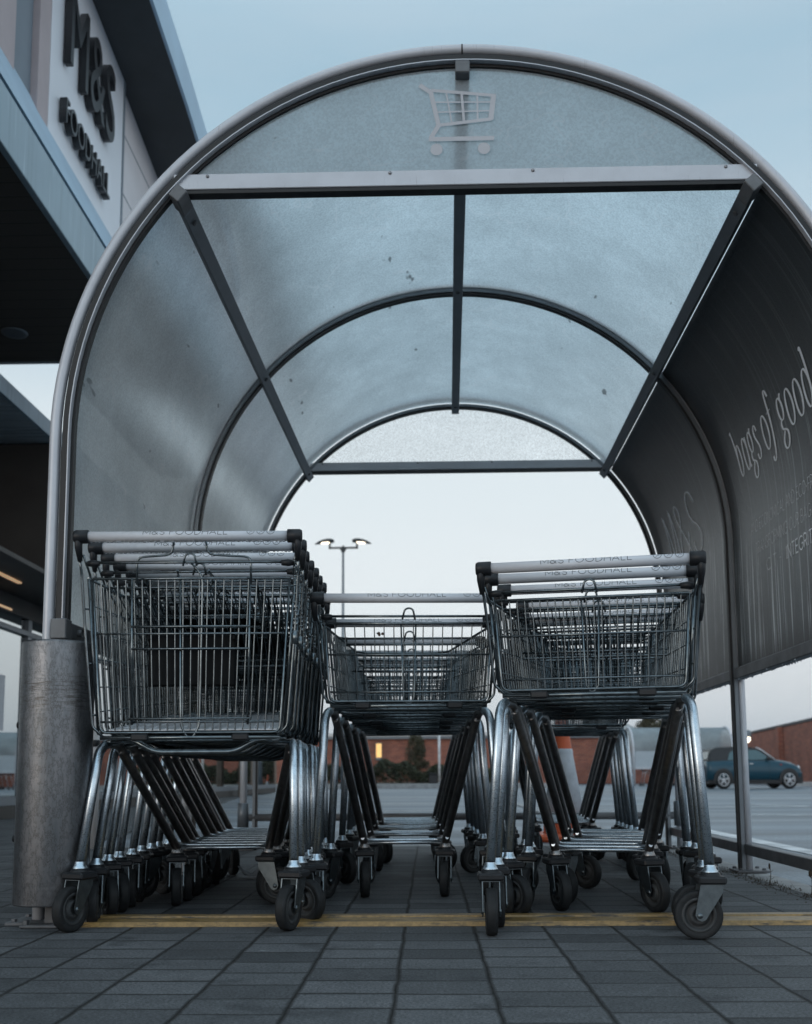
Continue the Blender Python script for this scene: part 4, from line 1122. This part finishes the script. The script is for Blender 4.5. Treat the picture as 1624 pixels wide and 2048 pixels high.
# twin street lamp
SL = empty('street_lamp', (-3.10, 36.5, 0), 0, 'tall twin headed street lamp with both heads lit', 'street lamp')
m = MB(); m.tube([(0, 0, 0), (0, 0, 1.2), (0, 0, 8.85)], [.085, .07, .042], 12); m.build('pole', 'frame_grey', SL)
m = MB(); m.tube([(-.50, 0, 8.94), (.52, 0, 8.94)], .038, 8); m.tube([(-.50, 0, 8.90), (-.50, 0, 9.16)], .038, 8); m.tube([(.52, 0, 8.90), (.52, 0, 9.16)], .038, 8)
m.prism([(-.13, 8.92), (.13, 8.92), (.045, 8.76), (-.045, 8.76)], -.05, .05, lambda u, v, w_: (u, w_, v)); m.lathe([(.045, 8.85), (.05, 9.0), (0, 9.04)], 10); m.build('arm', 'lamp_black', SL)
for s in (-1, 1):
    m = MB(); rings = []
    for t_, wdt, z0, z1 in ((-.10, .10, 9.17, 9.24), (0, .13, 9.15, 9.28), (.12, .16, 9.16, 9.28), (.3, .17, 9.15, 9.25), (.48, .13, 9.11, 9.18), (.62, .03, 9.08, 9.10)):
        x = s * (.44 + t_); rings.append([(x, -wdt, z0), (x, wdt, z0), (x, wdt * .6, z1), (x, -wdt * .6, z1)])
    m.loft(rings, closed=True, smooth=True); hd = m.build('lamp_head', 'lamp_black', SL)
    m = MB(); m.loft([[(s * (.44 + t_) + 0, wdt * cos(a), z0 + .03 * sin(a)) for a in [2 * pi * i / 10 for i in range(10)]] for t_, wdt, z0 in ((.06, .04, 9.145), (.12, .09, 9.135), (.28, .10, 9.125), (.38, .04, 9.12))], closed=True)
    m.build('lens', 'lamp_glow', hd)

# leafy things
def leaves(m, n, fn, size, rnd):
    for i in range(n):
        p = Vector(fn(rnd)); a = rnd.uniform(0, 6.28); b_ = rnd.uniform(-1.2, 1.2); s_ = size * rnd.uniform(.6, 1.4)
        u = Vector((cos(a) * cos(b_), sin(a) * cos(b_), sin(b_))) * s_; v = u.orthogonal().normalized() * s_ * .45
        v = Matrix.Rotation(rnd.uniform(0, 6.28), 3, u.normalized()) @ v
        m.add([p - u, p + v * .9, p + u, p - v * .9], [(0, 1, 2, 3)])
def blob_fn(cx, cy, z0, z1, rx, ry, clumps):
    def f(r):
        if r.random() < .6:
            c = clumps[r.randrange(len(clumps))]
            while True:
                q = Vector((r.uniform(-1, 1), r.uniform(-1, 1), r.uniform(-1, 1)))
                if .25 < q.length < 1: break
            return (c[0] + q.x * c[3], c[1] + q.y * c[3], c[2] + q.z * c[3])
        while True:
            q = Vector((r.uniform(-1, 1), r.uniform(-1, 1), r.uniform(-1, 1)))
            if q.length < 1: break
        return (cx + q.x * rx, cy + q.y * ry, (z0 + z1) / 2 + q.z * (z1 - z0) / 2)
    return f
def bush(name, x, y, zb, w_, h_, n, size, mat, label, cat, trunk=.3, seed=1, conic=False):
    r = random.Random(seed); t = empty(name, (x, y, zb), 0, label, cat)
    cl = []
    for i in range(22):
        f_ = r.random(); rad = w_ / 2 * ((1 - f_ * .75) if conic else math.sqrt(max(.05, 1 - (2 * f_ - 1) ** 2)))
        a = r.uniform(0, 6.28); q = rad * r.uniform(.4, .95)
        cl.append((q * cos(a), q * sin(a), trunk + (h_ - trunk) * (.08 + .88 * f_), w_ * r.uniform(.10, .19)))
    m = MB(); leaves(m, n, blob_fn(0, 0, trunk, h_, w_ * .36, w_ * .36, cl), size, r); m.build('crown', mat, t)
    m = MB(); m.tube([(0, 0, -.05), (.02, 0, trunk * .6), (.0, .02, h_ * .55)], [w_ * .05, w_ * .04, w_ * .015], 8)
    for i in range(5):
        a = r.uniform(0, 6.28); m.tube([(0, 0, h_ * .3), (cos(a) * w_ * .2, sin(a) * w_ * .2, h_ * .55), (cos(a) * w_ * .32, sin(a) * w_ * .32, h_ * .75)], [w_ * .025, w_ * .016, w_ * .006], 6)
    m.build('trunk', 'bark', t); return t
bush('evergreen_bush', -.62, 50, .15, 1.5, 2.45, 5200, .055, 'leaf_olive', 'bushy olive green evergreen against the brick building', 'bush', .1, 3, True)
bush('tree', 17.2, 76, 0, 3.4, 5.25, 7000, .10, 'leaf_olive', 'round dark tree rising behind the far brick wall', 'tree', 2.2, 8)
def hedge(x0, x1, y, zb, h_, d_, n, mat, label, seed):
    r = random.Random(seed); m = MB()
    def f(q):
        x = q.uniform(x0, x1); top = h_ * (.72 + .2 * sin(x * 2.1 + seed) + .12 * sin(x * 5.3))
        return (x, y + q.uniform(-d_, d_) / 2, zb + top * q.random() ** .6)
    leaves(m, n, f, .07, r); o = m.build('hedge', mat); return tag(o, label, 'hedge')
hedge(-6.5, -3.0, 46, .15, .9, 1.2, 5200, 'leaf_dark', 'low dark hedge below the lit window', 4)
hedge(-2.95, 1.2, 45.5, .15, 1.15, 1.4, 7000, 'leaf_dark', 'taller ragged hedge below the evergreen bush', 5)
hedge(1.3, 4.4, 46.5, .15, .95, 1.2, 5000, 'leaf_green', 'low olive hedge beside the white sign post', 6)
SP = empty('sign_post', (.48, 43, .15), 0, 'thin white post standing among the hedges', 'post')
m = MB(); m.tube([(0, 0, 0), (0, 0, 2.2)], .05, 10); m.build('pole', 'white_paint', SP); m = MB(); m.lathe([(.09, 0), (.09, .03), (.05, .04)], 10); m.build('base', 'frame_grey', SP)
GB_ = empty('grit_bin', (.20, 39.9, .17), 0, 'small black box standing on the far kerb', 'box')
m = MB(); m.cbox((-.17, -.15, -.02), (.17, .15, .36), .03); m.build('body', 'car_black', GB_); m = MB(); m.cbox((-.19, -.17, .362), (.19, .17, .42), .02); m.build('lid', 'black_plastic', GB_)

# guard posts beside the footpath
for i, (x, y) in enumerate(((-5.15, 29.5), (-5.55, 33), (-6.0, 37.5), (-6.45, 41.5), (-4.75, 26.2), (-4.45, 23.4))):
    m = MB(); m.cbox((-.07, -.07, -.01), (.07, .07, 1.15), .02); o = m.build('guard_post', 'timber'); o.location = (x + .1, y, 0)
    tag(o, '%s weathered square guard post counted from the store along the footpath edge' % ORD[(2, 3, 4, 5, 1, 0)[i]].replace('frontmost', 'first'), 'post', 'guard posts along the footpath')
RP = empty('marker_post', (-2.05, 6.15, 0), 0, 'slim pale post with a black band behind the steel cylinder', 'post')
m = MB(); m.tube([(0, 0, 0), (0, 0, .80)], .028, 12); m.build('post', 'pale_render', RP); m = MB(); m.lathe([(.0285, .62), (.0295, .621), (.0295, .66), (.0285, .661)], 14); m.build('band', 'black_plastic', RP)

# cones
def cone(loc, s, label):
    t = empty('traffic_cone', loc, 0, label, 'traffic cone', 'orange and white traffic cones')
    m = MB(); m.lathe([(0, .999 * s), (.020 * s, 1.0 * s), (.025 * s, .985 * s), (.0655 * s, .632 * s)], 28)
    m.lathe([(.145 * s, .05 * s), (.138 * s, .16 * s)], 28); m.build('body', 'cone_orange', t)
    m = MB(); m.lathe([(.067 * s, .63 * s), (.143 * s, .161 * s), (.138 * s, .1605 * s)], 28); m.build('sleeve', 'cone_white', t)
    m = MB(); m.lathe([(.068 * s, .631 * s), (.0715 * s, .62 * s), (.0735 * s, .60 * s), (.073 * s, .595 * s)], 28); m.build('sleeve_rim', 'cone_white', t)
    m = MB(); m.cbox((-.22 * s, -.22 * s, .001), (.22 * s, .22 * s, .05 * s), .015 * s); m.build('base', 'cone_orange', t); return t
cone((.94, 7.05, -.019), 1.0, 'tall orange and white traffic cone standing just behind the shelter')
cone((-4.38, 30.2, -.019), .55, 'small far orange and white cone beyond the guard posts')

# far shelter with trolleys
FS = empty('trolley_shelter', (11.1, 45, 0), 0, 'far barrel roofed trolley shelter beyond the blue car', 'shelter')
r_, zs = 1.05, 1.5; x0, x1 = -2.15, 2.15
pf = [(-r_ * sin(a), zs + r_ * cos(a)) for a in [lerp(-pi / 2, pi / 2, i / 24) for i in range(25)]]
m = MB(); prof = [(y, z) for y, z in pf]
rings = [[(x, y, z) for y, z in prof] + [(x, y * 1.006, zs + (z - zs) * 1.006) for y, z in prof[::-1]] for x in (x0, x1)]
m.loft(rings, closed=True, smooth=False); m.build('roof_panel', 'polycarb', FS)
for yy in (-r_, r_ - .006):
    m = MB(); m.box((x0, yy, .80), (x1, yy + .006, 1.499)); m.build('side_panel', 'far_sheet', FS)
m = MB()
for yy in (-r_, r_):
    m.cbox((x0, yy - .03, .72), (x1, yy + .03, .795), .005); m.cbox((x0, yy * .985 - .03, 2.0), (x1, yy * .985 + .03, 2.03), .005) if False else None
m.build('side_rail', 'alu_paint', FS)
for x in (x0, 0, x1):
    m = MB(); m.tube([(x, -r_ - .03, 0), (x, -r_ - .03, zs)] + [(x, y * 1.03, zs + (z - zs) * 1.03) for y, z in pf[::-1][1:-1]] + [(x, r_ + .03, zs), (x, r_ + .03, 0)], .045, 8); m.build('hoop', 'alu_paint', FS)
GF = 'trolleys parked under the far shelter'
for i in range(9):
    lab = '%s trolley from the open end of the row under the far shelter' % ('first' if i == 0 else ORD[i])
    o = place(protoS, 9.35 + i * .46, 44.55, R(-90), lab, GF, 20 if i else 0); o.location.z = -.02

# ================================================================== car
CAR = empty('parked_car', (10.62, 33.6, -.02), 0, 'blue three door hatchback with a black soft top parked side on', 'car'); CAR.scale = (.855, .92, 1.0)
def ring_x(x, zbot, zbelt, ztop, w0, w1, w2, crown):
    ys = [(-w0 * .82, zbot), (-w0, zbot + .10), (-w1, (zbot + zbelt) / 2), (-w1 * .985, zbelt - .06), (-w2, zbelt), (-w2 * .72, ztop), (0, ztop + crown)]
    L1 = [(x, y, z) for y, z in ys]; return L1 + [(x, -y, z) for _, y, z in L1[:-1][::-1]]
secs = [(-1.83, .38, .70, .78, .68, .72, .68, .0), (-1.79, .26, .88, .91, .76, .80, .73, .0), (-1.60, .22, .90, .92, .80, .83, .76, .01), (-1.2, .20, .92, .94, .82, .845, .78, .01), (-.5, .20, .92, .94, .82, .845, .785, .01),
        (.3, .20, .92, .94, .82, .845, .78, .01), (.72, .20, .91, .95, .82, .845, .77, .02), (1.05, .21, .87, .925, .81, .84, .75, .025), (1.45, .23, .79, .85, .79, .82, .70, .03), (1.68, .26, .70, .75, .74, .77, .64, .03), (1.79, .34, .58, .62, .66, .68, .58, .02), (1.83, .40, .50, .52, .58, .60, .52, .0)]
m = MB(); m.loft([ring_x(*s_) for s_ in secs], closed=True, smooth=True); m.build('body', 'car_blue', CAR)
# sill and bumpers in black
m = MB(); m.loft([[(x, -w_, .17), (x, -w_ - .012, .30), (x, w_ + .012, .30), (x, w_, .17)] for x, w_ in ((-1.76, .70), (-1.5, .83), (1.4, .83), (1.72, .74), (1.86, .55))], closed=True, smooth=False)
m.loft([[(x, -w_, .22), (x, -w_, .48), (x, w_, .48), (x, w_, .22)] for x, w_ in ((1.62, .76), (1.80, .70), (1.88, .50))], closed=True, smooth=False); m.build('bumper', 'car_black', CAR)
# greenhouse
def gh(x, hb, ht, z0, z1): return [(x, -hb, z0), (x, -ht, z1 - .03), (x, -ht * .86, z1), (x, ht * .86, z1), (x, ht, z1 - .03), (x, hb, z0)]
m = MB(); m.loft([[(-1.76, -.70, .90), (-1.76, -.66, .92), (-1.76, .66, .92), (-1.76, .70, .90)]] + [[(x, -hb, .91), (x, -ht, z1 - .04), (x, -ht * .86, z1), (x, ht * .86, z1), (x, ht, z1 - .04), (x, hb, .91)][::1] if False else [(x, -hb, .91), (x, -ht, z1), (x, ht, z1), (x, hb, .91)] for x, hb, ht, z1 in ((-1.70, .73, .60, 1.10), (-1.60, .745, .60, 1.27), (-1.42, .75, .60, 1.345), (-.9, .75, .60, 1.37), (-.2, .75, .595, 1.365), (.12, .75, .59, 1.32), (.24, .75, .60, 1.25))] + [[(.80, -.72, .91), (.80, -.70, .925), (.80, .70, .925), (.80, .72, .91)]], closed=True, smooth=False)
m.build('soft_top', 'car_black', CAR)
def pane(name, pts, par=CAR):
    for s in (-1, 1):
        q = MB(); V = []
        for x, z in pts:
            hw = lerp(.757, .612, (z - .91) / .43) + .004; V.append((x, s * hw, z))
        n_ = len(V); q.add(V + [(a, b_ - s * .008, c) for a, b_, c in V], [list(range(n_)), [n_ + i for i in range(n_)][::-1]] + [(i, (i + 1) % n_, n_ + (i + 1) % n_, n_ + i) for i in range(n_)])
        q.build(name, 'car_glass', par)
pane('window', [(-1.02, .945), (-.70, .945), (-.70, 1.25), (-.80, 1.245), (-.93, 1.16)])
pane('window', [(-.63, .945), (.60, .945), (.56, .99), (.22, 1.22), (.08, 1.265), (-.63, 1.26)])
m = MB(); m.add([(.79, -.63, .955), (.79, .63, .955), (.30, .54, 1.255), (.30, -.54, 1.255)], [(0, 1, 2, 3)]); m.v = [(x + .03, y, z + .02) for x, y, z in m.v]; m.build('windscreen', 'car_glass', CAR)
m = MB(); m.add([(-1.745, -.62, .965), (-1.745, .62, .965), (-1.65, .56, 1.21), (-1.65, -.56, 1.21)], [(0, 1, 2, 3)]); m.v = [(x - .02, y, z + .01) for x, y, z in m.v]; m.build('rear_window', 'car_glass', CAR)
m = MB()
for s in (-1, 1): m.tube([(.80, s * .70, .93), (.30, s * .60, 1.27), (.12, s * .575, 1.345)], .022, 6)
m.build('windscreen_pillar', 'alloy', CAR)
m = MB(); m.cbox((-1.84, -.26, .62), (-1.80, .26, .73), .006); m.build('number_plate', 'sticker_grey', CAR)
for x in (-1.235, 1.235):
    for s in (-1, 1):
        m = MB(); ac = []
        for i in range(15):
            a = lerp(-.15, pi + .15, i / 14); ac.append([(x + .37 * cos(a), s * .78, .30 + .37 * sin(a)), (x + .37 * cos(a), s * .862, .30 + .37 * sin(a)), (x + .28 * cos(a), s * .866, .30 + .28 * sin(a)), (x + .28 * cos(a), s * .78, .30 + .28 * sin(a))])
        m.loft(ac, closed=True, smooth=False); m.lathe([(0, s * .80), (.30, s * .801)], 20, 'y', (x, 0, .30)); m.build('wheel_arch', 'car_black', CAR)
        m = MB(); m.lathe([(.205, s * .70), (.285, s * .705), (.300, s * .73), (.300, s * .84), (.285, s * .872), (.205, s * .868)], 30, 'y', (x, 0, .300)); wh = m.build('wheel', 'rubber', CAR)
        m = MB(); m.lathe([(.205, s * .845), (.208, s * .876), (.190, s * .876), (.182, s * .845)], 30, 'y', (x, 0, .300))
        for k in range(5):
            for dd in (-.20, .20):
                a = 2 * pi * k / 5 + .3; p0 = Vector((x + .045 * cos(a + dd), s * .868, .30 + .045 * sin(a + dd))); p1 = Vector((x + .186 * cos(a + dd * .75), s * .866, .30 + .186 * sin(a + dd * .75))); m.tube([p0, p1], .015, 6)
        m.lathe([(0, s * .882), (.03, s * .88), (.058, s * .866), (.058, s * .85)], 14, 'y', (x, 0, .300)); m.build('rim', 'alloy', wh)
for s in (-1, 1):
    m = MB(); m.lathe([(0, -.02), (.07, .0), (.085, .06), (.05, .11), (0, .12)], 10, 'x', (.42, s * .88, .985)); m.tube([(.44, s * .78, .95), (.46, s * .86, .96)], .02, 6); m.build('mirror', 'car_black', CAR)
    m = MB(); m.lathe([(0, .05), (.07, .04), (.10, .0), (.10, -.05)], 14, 'x', (1.68, s * .60, .66)); m.build('headlight', 'lamp_glow' if False else 'alloy', CAR)
    m = MB(); m.cbox((-1.80, s * .70 - .05, .60), (-1.68, s * .70 + .06, .80), .02); m.build('tail_light', 'tail_red', CAR)
    m = MB(); m.cbox((.90, s * .838 - .006, .76), (.99, s * .838 + .012, .80), .006); m.build('side_indicator', 'tail_red', CAR)
m = MB(); 
for s in (-1, 1): m.cbox((.52, s * .845 - .004, .30), (.525, s * .845 + .004, .90), .001)
m.build('door_seam', 'car_black', CAR)
m = MB()
for s in (-1, 1): m.cbox((-.24, s * .848 - .012, .80), (-.10, s * .848 + .014, .83), .005)
m.build('door_handle', 'alloy', CAR)

# weeds and grit along the paving edge
m = MB(); r = random.Random(31)
for i in range(340):
    y = 3.2 + 2.9 * r.random(); x = 1.325 + r.gauss(0, .022)
    if r.random() < .5: y = r.choice((3.5, 3.9, 4.15, 4.4, 4.9)) + r.gauss(0, .07)
    hgt = r.uniform(.003, .016) * (2.6 if r.random() < .05 else 1); a = r.uniform(0, 6.28); l = hgt * r.uniform(.2, .9)
    p = Vector((x, y, 0)); q = p + Vector((cos(a) * l, sin(a) * l, hgt)); n_ = Vector((-sin(a), cos(a), 0)) * .0016
    m.add([p - n_, p + n_, q], [(0, 1, 2)])
for i in range(420):
    y = 3.1 + 3.0 * r.random(); x = 1.32 + r.gauss(0, .035); s_ = r.uniform(.0015, .0045)
    m.add([(x - s_, y, 0), (x, y - s_, 0), (x + s_, y, .001), (x, y + s_, 0), (x, y, s_)], [(0, 1, 4), (1, 2, 4), (2, 3, 4), (3, 0, 4)])
tag(m.build('weeds', 'weed_brown'), kind='stuff')
for i, (x, y, h_) in enumerate(((1.335, 4.02, .075), (1.345, 3.62, .085))):
    t = empty('weed_stalk', (x, y, 0), 0, ('dry weed stalk at the paving edge close to the shelter post', 'dry weed stalk with a dark seed head at the paving edge')[i], 'weed', 'dry weed stalks along the paving edge')
    m = MB(); m.tube([(0, 0, 0), (.004, 0, h_ * .5), (.002, .003, h_)], [.0016, .0014, .001], 5)
    for k in range(5): m.tube([(.003, 0, h_ * (.2 + .12 * k)), (.003 + .014 * cos(k * 2.2), .014 * sin(k * 2.2), h_ * (.3 + .13 * k))], [.001, .0004], 4)
    m.build('stem', 'bark', t)
    m = MB(); m.lathe([(0, h_ * .72), (.004 + .003 * i, h_ * .8), (.004 + .003 * i, h_ * .95), (0, h_ * 1.06)], 7); m.build('seed_head', 'weed_brown', t)

# ================================================================== the air
m = MB(); m.box((-5900, -50, -1.0), (5900, 7000, 330)); hz = MATS.setdefault('haze_air', bpy.data.materials.new('haze_air')); hz.use_nodes = True; hz.node_tree.nodes.clear()
ho = hz.node_tree.nodes.new('ShaderNodeOutputMaterial'); hv = hz.node_tree.nodes.new('ShaderNodeVolumePrincipled'); hv.inputs['Density'].default_value = .00016; hv.inputs['Color'].default_value = (.95, .975, 1, 1); hv.inputs['Anisotropy'].default_value = .2
hz.node_tree.links.new(hv.outputs[0], ho.inputs['Volume'])
tag(m.build('haze', 'haze_air'), kind='stuff')
